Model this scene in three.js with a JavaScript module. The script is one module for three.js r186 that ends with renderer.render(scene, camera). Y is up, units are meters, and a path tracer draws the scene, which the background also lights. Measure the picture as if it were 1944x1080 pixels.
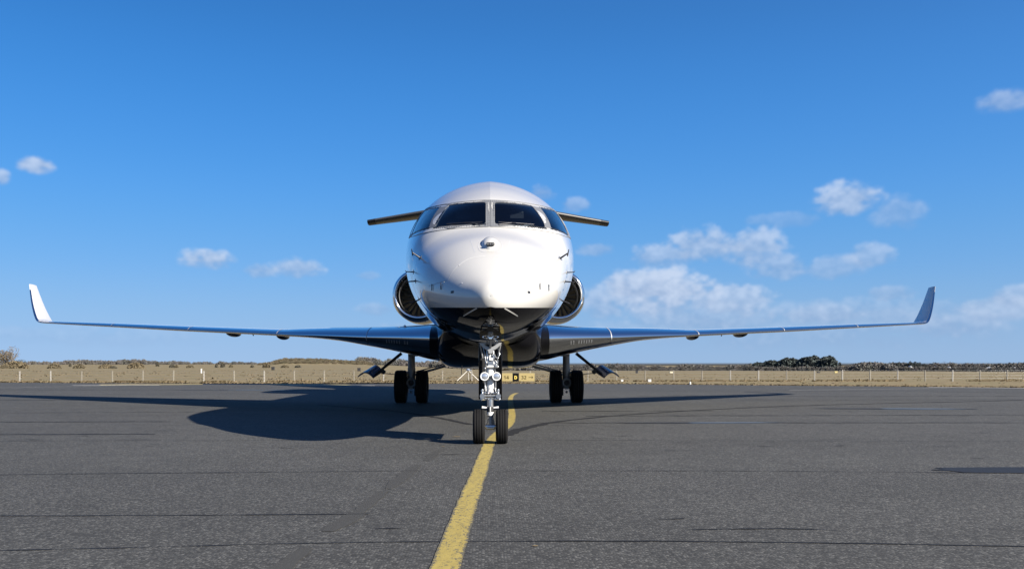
import * as THREE from 'three';
import { mergeGeometries, mergeVertices } from 'three/addons/utils/BufferGeometryUtils.js';
import { RoundedBoxGeometry } from 'three/addons/geometries/RoundedBoxGeometry.js';

// ---------------------------------------------------------------- camera, sky, sun, exposure
const scene = new THREE.Scene();
const camera = new THREE.PerspectiveCamera(2 * Math.atan(690 / 1650) * 180 / Math.PI, 1944 / 1380, 0.1, 6000);
camera.position.set(-0.035, 1.096, 11.9);
camera.rotation.y = -0.02787;
camera.setViewOffset(1944, 1380, 0, 0, 1944, 1080);          // the lens looks level, the picture is cropped at the bottom

const EXPOSURE = 2.5;
const renderer = new THREE.WebGLRenderer();
renderer.setSize(1024, 568);
renderer.toneMapping = THREE.LinearToneMapping;
renderer.toneMappingExposure = EXPOSURE;
renderer.shadowMap.enabled = true;

const toSun = new THREE.Vector3(1.43, 1, 1.07).normalize();
const sun = new THREE.DirectionalLight(new THREE.Color().setRGB(1, 0.925, 0.815), 5);
sun.name = 'sun';
sun.position.copy(toSun).multiplyScalar(80);
sun.target.position.set(0, 0, -8);
sun.position.add(sun.target.position);
sun.castShadow = true;
sun.shadow.camera.left = -45; sun.shadow.camera.right = 45; sun.shadow.camera.top = 40; sun.shadow.camera.bottom = -40; sun.shadow.camera.far = 200;
sun.shadow.mapSize.set(4096, 4096);
scene.add(sun, sun.target);

// ---------------------------------------------------------------- small maths
let seed = 12345;
const rnd = () => { seed = (seed + 0x6d2b79f5) | 0; let t = Math.imul(seed ^ (seed >>> 15), 1 | seed); t = (t + Math.imul(t ^ (t >>> 7), 61 | t)) ^ t; return ((t ^ (t >>> 14)) >>> 0) / 4294967296; };
const rr = (a, b) => a + (b - a) * rnd();
const clamp = (x, a = 0, b = 1) => Math.min(b, Math.max(a, x));
const sstep = (a, b, x) => { const t = clamp((x - a) / (b - a)); return t * t * (3 - 2 * t); };
const lerp = (a, b, t) => a + (b - a) * t;
const V = (x, y, z) => new THREE.Vector3(x, y, z);
const lin = (c) => (c /= 255) <= 0.04045 ? c / 12.92 : Math.pow((c + 0.055) / 1.055, 2.4);
function hash(x, y, s = 0) { let h = Math.imul(x | 0, 374761393) ^ Math.imul(y | 0, 668265263) ^ Math.imul(s + 1, 2147483647); h = Math.imul(h ^ (h >>> 13), 1274126177); return ((h ^ (h >>> 16)) >>> 0) / 4294967296; }
function vnoise(x, y, s = 0, px = 0, py = 0) {                 // value noise; px, py make it repeat
  const ix = Math.floor(x), iy = Math.floor(y), fx = x - ix, fy = y - iy, u = fx * fx * (3 - 2 * fx), v = fy * fy * (3 - 2 * fy);
  const w = (i, n) => n ? ((i % n) + n) % n : i, a = w(ix, px), b = w(ix + 1, px), c = w(iy, py), d = w(iy + 1, py);
  return lerp(lerp(hash(a, c, s), hash(b, c, s), u), lerp(hash(a, d, s), hash(b, d, s), u), v);
}
function fbm(x, y, n = 4, s = 0, p = 0) { let v = 0, a = 0.5, t = 0; for (let i = 0; i < n; i++) { v += a * vnoise(x, y, s + i, p, p); t += a; a *= 0.5; x *= 2; y *= 2; p *= 2; } return v / t; }
function pchip(x, y) {
  const n = x.length, h = [], d = [], m = new Array(n).fill(0);
  for (let i = 0; i < n - 1; i++) { h[i] = x[i + 1] - x[i]; d[i] = (y[i + 1] - y[i]) / h[i]; }
  m[0] = d[0]; m[n - 1] = d[n - 2];
  for (let i = 1; i < n - 1; i++) if (d[i - 1] * d[i] > 0) { const a = 2 * h[i] + h[i - 1], b = h[i] + 2 * h[i - 1]; m[i] = (a + b) / (a / d[i - 1] + b / d[i]); }
  return (q) => {
    let i = 0; while (i < n - 2 && q > x[i + 1]) i++;
    const t = (q - x[i]) / h[i];
    return (1 + 2 * t) * (1 - t) ** 2 * y[i] + t * (1 - t) ** 2 * h[i] * m[i] + t * t * (3 - 2 * t) * y[i + 1] + t * t * (t - 1) * h[i] * m[i + 1];
  };
}

// ---------------------------------------------------------------- the sky: clear spring air, small cumulus low over the horizon
{
  const Wd = 4096, Hd = 2048, data = new Float32Array(Wd * Hd * 4);
  const EL = [-1, 0, 3, 6.6, 10, 13.3, 18, 22.7, 35, 60, 90];
  const C = [[164, 197, 234], [162, 196, 235], [147, 192, 238], [118, 181, 243], [96, 170, 243], [79, 158, 238], [62, 142, 225], [50, 126, 207], [39, 103, 181], [29, 82, 153], [25, 72, 140]];
  const grad = [0, 1, 2].map((c) => pchip(EL, C.map((k) => lin(k[c]))));
  for (let r = 0; r < Hd; r++) {
    const up = ((r + 0.5) / Hd - 0.5) * Math.PI, el = up * 180 / Math.PI, cu = Math.cos(up), y = Math.sin(up);
    const base = el > -1 ? grad.map((g) => g(Math.min(el, 90))) : [0.12, 0.115, 0.11];
    for (let q = 0; q < Wd; q++) {
      const a = ((q + 0.5) / Wd - 0.5) * 2 * Math.PI, x = Math.cos(a) * cu, z = Math.sin(a) * cu, cg = x * toSun.x + y * toSun.y + z * toSun.z;
      const gam = Math.acos(clamp(cg, -1, 1)) * 180 / Math.PI, f = 0.86 + 0.2 * cg * cg, glow = 0.55 * Math.exp(-gam / 16) + 0.12 * Math.exp(-gam / 45), o = (r * Wd + q) * 4;
      for (let c = 0; c < 3; c++) data[o + c] = base[c] * f + (el > 0 ? glow * [1, 0.97, 0.9][c] : 0);
      data[o + 3] = 1;
    }
  }
  // [azimuth, elevation, half width, half height, strength], degrees, azimuth from straight behind the jet's tail to the right
  const cl = [[20, 1.9, 15, 1.5, 0.3], [-24, 1.5, 9, 0.8, 0.15], [13.8, 2.9, 5.5, 1.1, 0.42], [24, 3.0, 7, 1.1, 0.3], [-27.1, 11.28, 1.03, 0.64, 0.75], [-28.9, 10.36, 0.6, 0.55, 0.65], [-17.7, 6.35, 1.75, 0.85, 0.75], [-14.6, 5.8, 1.3, 0.65, 0.5], [-12.3, 5.98, 1.75, 0.85, 0.6],
    [3.5, 11.0, 1.1, 0.8, 0.45], [5.7, 10.28, 1.05, 0.55, 0.4], [25.6, 8.85, 1.7, 1.3, 0.35], [22.6, 9.85, 2.2, 1.25, 0.7], [19, 8.9, 2.6, 0.6, 0.22], [18.7, 5.95, 2.2, 1.1, 0.5], [11.2, 6.75, 2.3, 1.0, 0.55], [14.0, 7.4, 2.5, 1.4, 0.65],
    [17.0, 7.16, 2.2, 1.5, 0.65], [15.8, 3.87, 2.6, 1.3, 0.65], [7.6, 3.9, 1.7, 1.4, 0.55], [11.4, 4.4, 3.9, 1.85, 0.9], [9.6, 5.1, 2.2, 1.1, 0.7], [23.9, 6.4, 1.6, 0.9, 0.45],
    [22.1, 5.83, 2, 0.9, 0.4], [7.1, 7.39, 1.3, 0.55, 0.4], [31.3, 14.6, 1.7, 0.85, 0.5], [25.1, 4.2, 1.6, 0.55, 0.4], [30.7, 3.03, 2.2, 1, 0.6], [31.7, 3.7, 1.5, 0.8, 0.5], [28.5, 2.2, 3, 0.9, 0.4],
    [21.2, 2.94, 2.4, 0.75, 0.4], [-7.1, 3.43, 1.5, 0.55, 0.32], [-7.8, 5.64, 0.8, 0.35, 0.28], [-5, 2.3, 2.5, 0.4, 0.2]];
  for (let i = 0; i < 70; i++) {                                // the same kind of clouds all round
    const az = rr(40, 320), e = 2 + 12 * rnd() ** 1.6;
    const n = 1 + Math.floor(rnd() * 3);
    for (let k = 0; k < n; k++) cl.push([(az + k * rr(1, 2.5)), e + rr(-0.5, 0.5), rr(0.8, 3), rr(0.5, 1.3), rr(0.3, 0.85)]);
  }
  const lit = [198, 215, 241].map(lin), dim = [146, 174, 213].map(lin);
  for (const [az, e, w, h, s] of cl) {
    const q0 = Math.floor(((az - 1.7 * w - 90) / 360 + 0.5) * Wd), q1 = Math.ceil(((az + 1.7 * w - 90) / 360 + 0.5) * Wd);
    const r0 = Math.floor(((e - 1.6 * h) / 180 + 0.5) * Hd), r1 = Math.ceil(((e + 1.8 * h) / 180 + 0.5) * Hd);
    for (let r = Math.max(r0, Hd / 2); r <= r1; r++) for (let q = q0; q <= q1; q++) {
      const el = ((r + 0.5) / Hd - 0.5) * 180, A = ((q + 0.5) / Wd - 0.5) * 360 + 90, dx = (A - az) / w, dy = (el - e) / (el > e ? h : h * 0.75);
      const big = fbm(A * 0.75 + e * 7, el * 1.1 + az, 5, 40), fine = fbm(A * 2.2 + 9, el * 3 + e, 5, 60);
      const d = 1.08 - dx * dx - dy * dy + (big - 0.5) * 1.35 + (fine - 0.5) * 0.8;
      const al = sstep(-0.05, el > e ? 0.85 : 1.2, d) * Math.min(1, s * 1.12) * clamp((1.5 - Math.abs(dx)) * 3) * clamp((1.45 - Math.abs(dy)) * 3);
      if (al <= 0) continue;
      const light = clamp(0.36 + 0.4 * dy + (big - 0.5) * 0.8 + (fine - 0.5) * 1.1 + (s - 0.55) * 0.7), o = (r * Wd + (((q % Wd) + Wd) % Wd)) * 4;
      for (let c = 0; c < 3; c++) data[o + c] = lerp(data[o + c], lerp(dim[c], lit[c], light), al);
    }
  }
  for (let i = 0; i < data.length; i += 4) for (let c = 0; c < 3; c++) data[i + c] /= EXPOSURE;
  const sky = new THREE.DataTexture(data, Wd, Hd, THREE.RGBAFormat, THREE.FloatType);
  sky.mapping = THREE.EquirectangularReflectionMapping;
  sky.magFilter = THREE.LinearFilter; sky.minFilter = THREE.LinearFilter;
  sky.needsUpdate = true;
  scene.background = sky; scene.environment = sky;
}

// ---------------------------------------------------------------- materials
const std = (r, g, b, o = {}) => { const m = new THREE.MeshPhysicalMaterial({ roughness: 0.6, ...o }); m.color.setRGB(r, g, b); return m; };
function tex(n, m, f, srgb = true) {                           // f(x, y) -> [r, g, b] in 0..255
  const d = new Uint8Array(n * m * 4);
  for (let y = 0; y < m; y++) for (let x = 0; x < n; x++) { const c = f(x, y), o = (y * n + x) * 4; d[o] = c[0]; d[o + 1] = c[1]; d[o + 2] = c[2]; d[o + 3] = 255; }
  const t = new THREE.DataTexture(d, n, m); t.wrapS = t.wrapT = THREE.RepeatWrapping; t.magFilter = THREE.LinearFilter; t.minFilter = THREE.LinearMipmapLinearFilter; t.generateMipmaps = true;
  if (srgb) t.colorSpace = THREE.SRGBColorSpace; t.needsUpdate = true; return t;
}
const to255 = (x) => clamp(Math.round(255 * (x <= 0.0031308 ? 12.92 * x : 1.055 * Math.pow(x, 1 / 2.4) - 0.055)), 0, 255);
// asphalt: 6 m of rolled stones in bitumen
const AS = 2048, CELL = 6.2;
const asNc = Math.round(AS / CELL), asTone = new Float32Array(AS * AS), asH = new Float32Array(AS * AS);
for (let y = 0; y < AS; y++) for (let x = 0; x < AS; x++) {
  const u = x / AS * asNc, v = y / AS * asNc, iu = Math.floor(u), iv = Math.floor(v);
  let d1 = 9, d2 = 9, id = 0;
  for (let j = -1; j <= 1; j++) for (let i = -1; i <= 1; i++) {
    const a = (iu + i + asNc) % asNc, b = (iv + j + asNc) % asNc, px = iu + i + 0.15 + 0.7 * hash(a, b, 1), py = iv + j + 0.15 + 0.7 * hash(a, b, 2), d = (px - u) ** 2 + (py - v) ** 2;
    if (d < d1) { d2 = d1; d1 = d; id = hash(a, b, 3); } else if (d < d2) d2 = d;
  }
  const edge = sstep(0.02, 0.32, Math.sqrt(d2) - Math.sqrt(d1)), mid = fbm(x / AS * 24, y / AS * 24, 4, 7, 24);
  const stone = id < 0.5 ? lerp(0.4, 0.8, id * 2) : id < 0.88 ? lerp(0.8, 1.45, (id - 0.5) * 2.63) : lerp(1.45, 2.1, (id - 0.88) * 8.3);
  asTone[y * AS + x] = lerp(0.38, stone, edge) * lerp(0.86, 1.14, mid);
  asH[y * AS + x] = edge * (0.5 + 0.5 * id);
}
const asphaltMap = tex(AS, AS, (x, y) => { const t = 0.062 * asTone[y * AS + x]; return [to255(t * 1.01), to255(t), to255(t * 0.93)]; });
const asphaltBump = tex(1024, 1024, (x, y) => { const v = asH[y * 2 * AS + x * 2] * 255; return [v, v, v]; }, false);
const asphalt = std(1, 1, 1, { map: asphaltMap, bumpMap: asphaltBump, bumpScale: 0.003, roughness: 0.86, vertexColors: true, specularIntensity: 0.7 });
const asphaltFar = std(0.88, 0.88, 0.88, { map: asphaltMap, roughness: 0.88, specularIntensity: 0.7 });
const tar = std(0.012, 0.012, 0.013, { roughness: 0.75, specularIntensity: 0.5 });
const rubber = std(0.014, 0.014, 0.015, { roughness: 0.85, specularIntensity: 0.4 });
const paintMap = tex(256, 1024, (x, y) => {                   // one period: 1 across, 4 along
  const e = Math.min(x, 255 - x) / 128, n = fbm(x / 32, y / 8, 5, 21, 128), g = vnoise(x / 8, y / 2.667, 5, 32, 384), wear = n * 0.8 + g * 0.42 - 0.34 * sstep(0, 0.3, e);
  const w = sstep(0.33, 0.52, wear), q = 0.85 + 0.3 * fbm(x / 40, y / 40, 3, 3);
  return [to255(lerp(0.35 * q, 0.1, w)), to255(lerp(0.27 * q, 0.09, w)), to255(lerp(0.07 * q, 0.065, w))];
});
const yellowPaint = std(0.82, 0.82, 0.78, { map: paintMap, roughness: 0.75 });
const fadedPaint = std(0.4, 0.39, 0.36, { roughness: 0.8 });
const fadedYellow = std(0.4, 0.32, 0.12, { roughness: 0.8 });
const water = std(0.012, 0.014, 0.017, { roughness: 0.04, ior: 1.33, specularIntensity: 0.7 });
const wet = std(0.02, 0.02, 0.021, { roughness: 0.6, specularIntensity: 0.3 });
const grassMap = tex(1024, 1024, (x, y) => {
  const n = fbm(x / 64, y / 32, 5, 31, 16), m = fbm(x / 8, y / 8, 3, 37, 128), k = 0.62 + 0.5 * n + 0.4 * (m - 0.5), gr = sstep(0.45, 0.75, fbm(x / 128, y / 128, 4, 33, 8));
  return [to255(0.3 * k * lerp(1, 0.82, gr)), to255(0.232 * k * lerp(1, 0.92, gr)), to255(0.155 * k * lerp(1, 0.85, gr))];
});
const fieldMat = std(0.67, 0.7, 0.64, { map: grassMap, roughness: 1, specularIntensity: 0.1 });
const whitePaint = std(0.43, 0.424, 0.404, { roughness: 0.32, clearcoat: 1, clearcoatRoughness: 0.03 });
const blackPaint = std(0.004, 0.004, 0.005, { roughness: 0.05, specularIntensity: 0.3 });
const polished = std(0.6, 0.615, 0.63, { metalness: 1, roughness: 0.1 });
const chrome = std(0.8, 0.8, 0.81, { metalness: 1, roughness: 0.08 });
const steel = std(0.42, 0.43, 0.44, { metalness: 0.9, roughness: 0.32 });
const frameGrey = std(0.14, 0.145, 0.152, { metalness: 0.2, roughness: 0.45 });
const gearWhite = std(0.6, 0.6, 0.59, { roughness: 0.35, clearcoat: 0.5, clearcoatRoughness: 0.1 });
const gearGrey = std(0.2, 0.205, 0.21, { roughness: 0.45, metalness: 0.3 });
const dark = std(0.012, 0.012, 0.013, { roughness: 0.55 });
const tyreMat = std(0.007, 0.007, 0.0075, { roughness: 0.85, specularIntensity: 0.4 });
const seamGrey = std(0.3, 0.31, 0.33, { roughness: 0.6 });
const probeDark = std(0.035, 0.035, 0.04, { roughness: 0.4, metalness: 0.4 });
const titanium = std(0.2, 0.17, 0.12, { metalness: 0.7, roughness: 0.4 });
const glassPane = new THREE.MeshPhysicalMaterial({ transmission: 1, thickness: 0, roughness: 0.015, ior: 1.5 }); glassPane.color.setRGB(0.42, 0.48, 0.54);
const lensGlass = std(0.5, 0.53, 0.58, { metalness: 0.7, roughness: 0.25, clearcoat: 1, clearcoatRoughness: 0.02 });
const cabinDark = std(0.1, 0.1, 0.105, { roughness: 0.8 });
const seatLeather = std(0.07, 0.07, 0.075, { roughness: 0.6 });

// ---------------------------------------------------------------- building helpers
const strip = (g) => { let h = g.index ? g.toNonIndexed() : g; for (const n of Object.keys(h.attributes)) if (n !== 'position' && n !== 'normal') h.deleteAttribute(n); return h; };
const merge = (list) => mergeGeometries(list.map((g) => strip(g.clone())));
function mesh(name, geo, mat, parent = scene) { const m = new THREE.Mesh(Array.isArray(geo) ? merge(geo) : geo, mat); m.name = name; m.castShadow = m.receiveShadow = true; parent.add(m); return m; }
const taken = new Map();
const numbered = (n) => { const k = taken.get(n) ?? 0; taken.set(n, k + 1); return k ? n + '_' + String(k).padStart(3, '0') : n; };
function thing(name, label, category, pos = [0, 0, 0], group) { const o = new THREE.Group(); o.name = numbered(name); o.position.set(...pos); o.userData = { label, category }; if (group) o.userData.group = group; scene.add(o); return o; }
function part(name, parent, pos = [0, 0, 0]) { const o = new THREE.Group(); o.name = name; o.position.set(...pos); parent.add(o); return o; }
function structure(name, geo, mat, label) { const m = mesh(name, geo, mat); m.userData = { kind: 'structure', label, category: name.replace(/_/g, ' ') }; return m; }
function box(w, h, d, x = 0, y = 0, z = 0, rx = 0, ry = 0, rz = 0, r = Math.min(w, h, d) * 0.18) {
  const g = new RoundedBoxGeometry(w, h, d, 2, r); g.rotateX(rx); g.rotateY(ry); g.rotateZ(rz); g.translate(x, y, z); return g;
}
function rod(a, b, r1, r2 = r1, seg = 14, caps = true) {
  const d = b.clone().sub(a), g = new THREE.CylinderGeometry(r2, r1, d.length(), seg, 1, !caps);
  g.applyQuaternion(new THREE.Quaternion().setFromUnitVectors(V(0, 1, 0), d.clone().normalize())); g.translate((a.x + b.x) / 2, (a.y + b.y) / 2, (a.z + b.z) / 2); return g;
}
const hose = (pts, r, n = 24) => new THREE.TubeGeometry(new THREE.CatmullRomCurve3(pts.map((p) => V(...p))), n, r, 7);
const lathe = (pts, seg = 48) => new THREE.LatheGeometry(pts.map((p) => new THREE.Vector2(p[0], p[1])), seg);
function ball(rx, ry, rz, x, y, z, s = 20) { const g = new THREE.SphereGeometry(1, s, Math.round(s * 0.7)); g.scale(rx, ry, rz); g.translate(x, y, z); return g; }
function gridGeo(nu, nv, f, normalOf, keep) {
  const pos = [], nor = [], idx = [];
  for (let i = 0; i <= nu; i++) for (let j = 0; j <= nv; j++) { const p = f(i / nu, j / nv, i, j); pos.push(p.x, p.y, p.z); if (normalOf) { const n = normalOf(p); nor.push(n.x, n.y, n.z); } }
  const at = (i, j) => i * (nv + 1) + j, P = (k) => V(pos[k * 3], pos[k * 3 + 1], pos[k * 3 + 2]);
  for (let i = 0; i < nu; i++) for (let j = 0; j < nv; j++) {
    const q = [at(i, j), at(i + 1, j), at(i + 1, j + 1), at(i, j + 1)];
    if (keep) { const c = P(q[0]).add(P(q[1])).add(P(q[2])).add(P(q[3])).multiplyScalar(0.25); if (!keep(c)) continue; }
    idx.push(q[0], q[1], q[2], q[0], q[2], q[3]);
  }
  const g = new THREE.BufferGeometry(); g.setAttribute('position', new THREE.Float32BufferAttribute(pos, 3)); g.setIndex(idx);
  if (normalOf) {
    g.setAttribute('normal', new THREE.Float32BufferAttribute(nor, 3));
    for (let k = 0; k < idx.length; k += 3) {
      const a = P(idx[k]), n = P(idx[k + 1]).sub(a).cross(P(idx[k + 2]).sub(a)), m = idx[k] * 3;
      if (n.x * nor[m] + n.y * nor[m + 1] + n.z * nor[m + 2] < 0) { const t = idx[k + 1]; idx[k + 1] = idx[k + 2]; idx[k + 2] = t; }
    }
    g.setIndex(idx);
  } else g.computeVertexNormals();
  return g;
}
function ribbon(pts, width, y, wob = 0, s = 0) {                // a strip on the ground along [x, z] points; width is a number or f(0..1); uv in metres / width
  const curve = new THREE.CatmullRomCurve3(pts.map((p) => V(p[0], 0, p[1]))), len = curve.getLength(), n = Math.max(8, Math.min(400, Math.round(len / 0.12))), pos = [], uv = [], idx = [];
  for (let i = 0; i <= n; i++) {
    const t = i / n, p = curve.getPointAt(t), d = curve.getTangentAt(t), w = (typeof width === 'function' ? width(t) : width) / 2;
    for (const k of [-1, 1]) { const o = k * w * (1 + wob * (vnoise(i * 0.7, k * 9 + 20, s) - 0.5) * 2) + (wob ? (vnoise(i * 0.09, 3, s + 5) - 0.5) * wob * 0.06 : 0); pos.push(p.x - d.z * o, y, p.z + d.x * o); uv.push((k + 1) / 2, t * len / 2.8); }
    if (i < n) { const a = i * 2; idx.push(a, a + 1, a + 3, a, a + 3, a + 2); }
  }
  const g = new THREE.BufferGeometry(); g.setAttribute('position', new THREE.Float32BufferAttribute(pos, 3)); g.setAttribute('uv', new THREE.Float32BufferAttribute(uv, 2)); g.setIndex(idx);
  g.setAttribute('normal', new THREE.Float32BufferAttribute(pos.map((_, i) => (i % 3 === 1 ? 1 : 0)), 3));
  for (let k = 0; k < idx.length; k += 3) { const t = idx[k + 1]; const A = V(...pos.slice(idx[k] * 3, idx[k] * 3 + 3)), B = V(...pos.slice(t * 3, t * 3 + 3)), D = V(...pos.slice(idx[k + 2] * 3, idx[k + 2] * 3 + 3)); if (B.sub(A).cross(D.sub(A)).y < 0) { idx[k + 1] = idx[k + 2]; idx[k + 2] = t; } }
  g.setIndex(idx); return g;
}
function flat(poly, y, uvScale = 1) { const g = new THREE.ShapeGeometry(new THREE.Shape(poly.map((p) => new THREE.Vector2(p[0], -p[1])))); g.rotateX(-Math.PI / 2); g.translate(0, y, 0); const P = g.attributes.position, U = g.attributes.uv; for (let i = 0; i < P.count; i++) U.setXY(i, P.getX(i) / uvScale, P.getZ(i) / uvScale); return g; }

// ---------------------------------------------------------------- ground: terrain, apron, taxiway, markings, joints, puddles
function terr(x, z) {                                          // the heath falls away gently to the right of the jet
  const dx = x + 0.035, dz = 11.9 - z, r = Math.hypot(dx, dz), az = Math.atan2(dx, dz) * 180 / Math.PI;
  const k = 0.0074 * sstep(-9, 2, az) * (1 - sstep(60, 110, Math.abs(az)));
  return -0.012 - k * Math.min(850, Math.max(0, r - 58)) + (r > 65 ? (vnoise(x / 23, z / 23, 3) - 0.5) * 0.25 * sstep(65, 120, r) : 0);
}
const edgeZ = pchip([-90, -45, -28.2, -14, 5, 12.6, 19.5, 24.2, 45, 90], [-47, -43, -39.1, -36.1, -35.2, -31.9, -29.15, -26.75, -17, 6]);
const stripZ = pchip([-90, -20.3, -10.5, 3.6, 11, 19.9, 45, 90], [-28, -24.85, -23.86, -22.8, -22.58, -19.85, -9, 14]);
{
  const radii = [0]; for (let r = 8; r < 3200; r *= 1.055) radii.push(r);
  const NA = 360, pos = [], uv = [], idx = [];
  radii.forEach((r) => { for (let a = 0; a <= NA; a++) { const t = a / NA * 2 * Math.PI, x = Math.sin(t) * r, z = 11.9 - Math.cos(t) * r; pos.push(x, terr(x, z), z); uv.push(x / 7, z / 7); } });
  for (let i = 0; i < radii.length - 1; i++) for (let a = 0; a < NA; a++) { const p = i * (NA + 1) + a, q = p + NA + 1; idx.push(p, p + 1, q + 1, p, q + 1, q); }
  const g = new THREE.BufferGeometry(); g.setAttribute('position', new THREE.Float32BufferAttribute(pos, 3)); g.setAttribute('uv', new THREE.Float32BufferAttribute(uv, 2)); g.setIndex(idx); g.computeVertexNormals();
  if (g.attributes.normal.getY(500) < 0) { for (let k = 0; k < idx.length; k += 3) { const t = idx[k + 1]; idx[k + 1] = idx[k + 2]; idx[k + 2] = t; } g.setIndex(idx); g.computeVertexNormals(); }
  structure('ground', g, fieldMat, 'dry tan grass heath stretching to the horizon behind the fence');
}
function sheet(nu, nv, f, y, mat, name, label, tone) {
  const g = gridGeo(nu, nv, (u, v) => { const p = f(u, v); return V(p[0], y, p[1]); }, () => V(0, 1, 0)), P = g.attributes.position, U = [], C = [];
  for (let i = 0; i < P.count; i++) { const x = P.getX(i), z = P.getZ(i); U.push(x / 6, z / 6); if (tone) { const t = tone(x, z); C.push(t, t, t); } }
  g.setAttribute('uv', new THREE.Float32BufferAttribute(U, 2)); if (tone) g.setAttribute('color', new THREE.Float32BufferAttribute(C, 3));
  return structure(name, g, mat, label);
}
const apron = sheet(360, 300, (u, v) => { const x = lerp(-90, 90, u); return [x, lerp(edgeZ(x) + 0.15 * (vnoise(x * 1.3, 2) - 0.5), 60, v * v * 0.6 + v * 0.4)]; }, 0, asphalt, 'apron', 'grey asphalt apron the jet is parked on',
  (x, z) => 0.68 + 0.4 * fbm(x * 0.25 + 40, z * 0.9 + 40, 5, 11) + 0.24 * fbm(x * 0.06 + 9, z * 0.1 + 9, 3, 15));
const taxiway = sheet(240, 8, (u, v) => { const x = lerp(-90, 90, u), e = edgeZ(x) + 0.25; return [x, lerp(e + 0.2 * (vnoise(x * 0.9, 7) - 0.5), Math.max(stripZ(x), e + 0.3), v)]; }, 0.004, asphaltFar, 'taxiway', 'darker asphalt taxiway strip between the apron and the grass');
const onApron = (name, geo, mat, label) => { const m = mesh(name, geo, mat, apron); if (label) m.userData.label = label; return m; };
onApron('centre_line', ribbon([[-0.33, 10.5], [-0.26, 7.26], [-0.2, 5.2], [-0.13, 3.28], [-0.075, 1.6], [-0.01, 0], [0.1, -1.5], [0.27, -2.92], [0.385, -4.2], [0.47, -6.2], [0.52, -8.4], [0.6, -12.2], [0.7, -15.9], [0.83, -18.2], [1.03, -20.2]], 0.165, 0.0045, 0.09, 8), yellowPaint, 'worn yellow guide line curving under the nose wheels');
const joints = [
  [[-7, 6.95], [-2.89, 6.72], [-1.08, 6.57], [1, 6.6], [3.18, 6.78], [7, 7.1]], [[-7, 5.7], [-3.53, 5.56], [-2.2, 5.57], [-0.9, 5.55]], [[-9, 3.5], [-4.82, 3.23], [-2.6, 3.1], [-0.71, 3.01]],
  [[0.05, 3.04], [1.6, 3.06], [3.4, 3.2], [5.3, 3.39], [9, 3.6]], [[-12, -0.3], [-6.89, -0.51], [-4.4, -0.58], [-2.78, -0.57]], [[0.3, -0.45], [2.4, -0.38], [4.8, -0.2], [7.5, -0.11], [12, 0.2]],
  [[-18, -7.3], [-10.83, -7.65], [-6.06, -7.93]], [[1.4, -14.3], [6, -14.24], [12, -14], [22, -13.6]], [[-14, -1.5], [-7.55, -1.71], [-5.2, -1.75]], [[-24, -14], [-14.53, -14.35], [-7, -14.3]],
  [[0.9, -4.1], [3, -4.05], [6.1, -3.98], [11, -3.8]], [[1.2, -7.9], [3, -8], [5.2, -8.05]], [[5, -17.3], [11, -17.1], [20, -16.5]], [[2, -6.1], [7, -6.2], [14, -6]], [[-16, -4.4], [-9, -4.6], [-6, -4.62]]];
joints.forEach((p, i) => onApron('tar_joint', ribbon(p, (t) => 0.011 + 0.013 * vnoise(t * 30, 3, i) + (i > 5 ? 0.03 : 0) + (i > 6 ? 0.035 : 0), 0.004 + 0.00005 * i, 0.9, i), tar));
for (let i = 0; i < 46; i++) {                                  // short open cracks
  const z = i < 26 ? rr(-6, 2.5) : rr(-16, 7), d = 11.9 - z, x = rr(-0.55, 0.62) * d, l = rr(0.12, 0.7);
  if (Math.abs(x) < 0.7) continue;
  onApron('crack', ribbon([[x, z], [x + l * 0.5, z + rr(-0.03, 0.03)], [x + l, z + rr(-0.05, 0.05)]], (t) => 0.006 + 0.026 * Math.sin(Math.PI * t) * rr(0.5, 1), 0.0035 + i * 0.00001, 1, 50 + i), tar);
}
onApron('tyre_mark', ribbon([[0.2, -1.25], [0.3, -1.7], [0.45, -2.4], [0.66, -2.98], [1.18, -4.22], [2.39, -5.94], [3.76, -7.34], [7.73, -10.22], [15.9, -13.5]], (t) => lerp(0.24, 0.13, sstep(0, 0.25, t)), 0.0048, 0.35, 3), rubber, 'dark curved tyre mark sweeping right from the nose wheels');
onApron('tyre_mark', ribbon([[-4.5, -11.2], [-2.3, -8.26], [-1.85, -7.4], [-1.06, -5.69], [-0.33, -3.7]], 0.13, 0.0048, 0.35, 4), rubber, 'dark tyre mark running left from the nose wheels');
function blob(cx, cz, rx, rz, s, y, tilt = 0) { const p = []; for (let i = 0; i < 60; i++) { const a = i / 60 * 2 * Math.PI, k = 0.7 + 0.6 * fbm(Math.cos(a) * 1.6 + 5, Math.sin(a) * 1.6 + 5, 3, s), x = Math.cos(a) * rx * k, z = Math.sin(a) * rz * k; p.push([cx + x, cz + z + x * tilt]); } return flat(p, y); }
const fineMap = asphaltMap.clone(); fineMap.repeat.set(2.3, 2.3); fineMap.needsUpdate = true;
const fineAsphalt = std(0.84, 0.84, 0.84, { map: fineMap, roughness: 0.88, specularIntensity: 0.6 });
[[[-0.66, 0.9], [-0.72, 2.1]], [[-0.8, 2.5], [-0.9, 4.3]], [[-0.93, 4.4], [-1.0, 5.6], [-1.08, 6.2]], [[-1.1, 6.7], [-1.24, 8.6]]].forEach((p, i) => onApron('worn_track', ribbon(p, (t) => 0.04 + 0.09 * Math.sin(Math.PI * clamp(t, 0.02, 0.98)) ** 0.4 * (0.7 + 0.6 * vnoise(t * 11, 1, i)), 0.0028 + i * 0.0002, 0.3, 61 + i), fineAsphalt));
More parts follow.
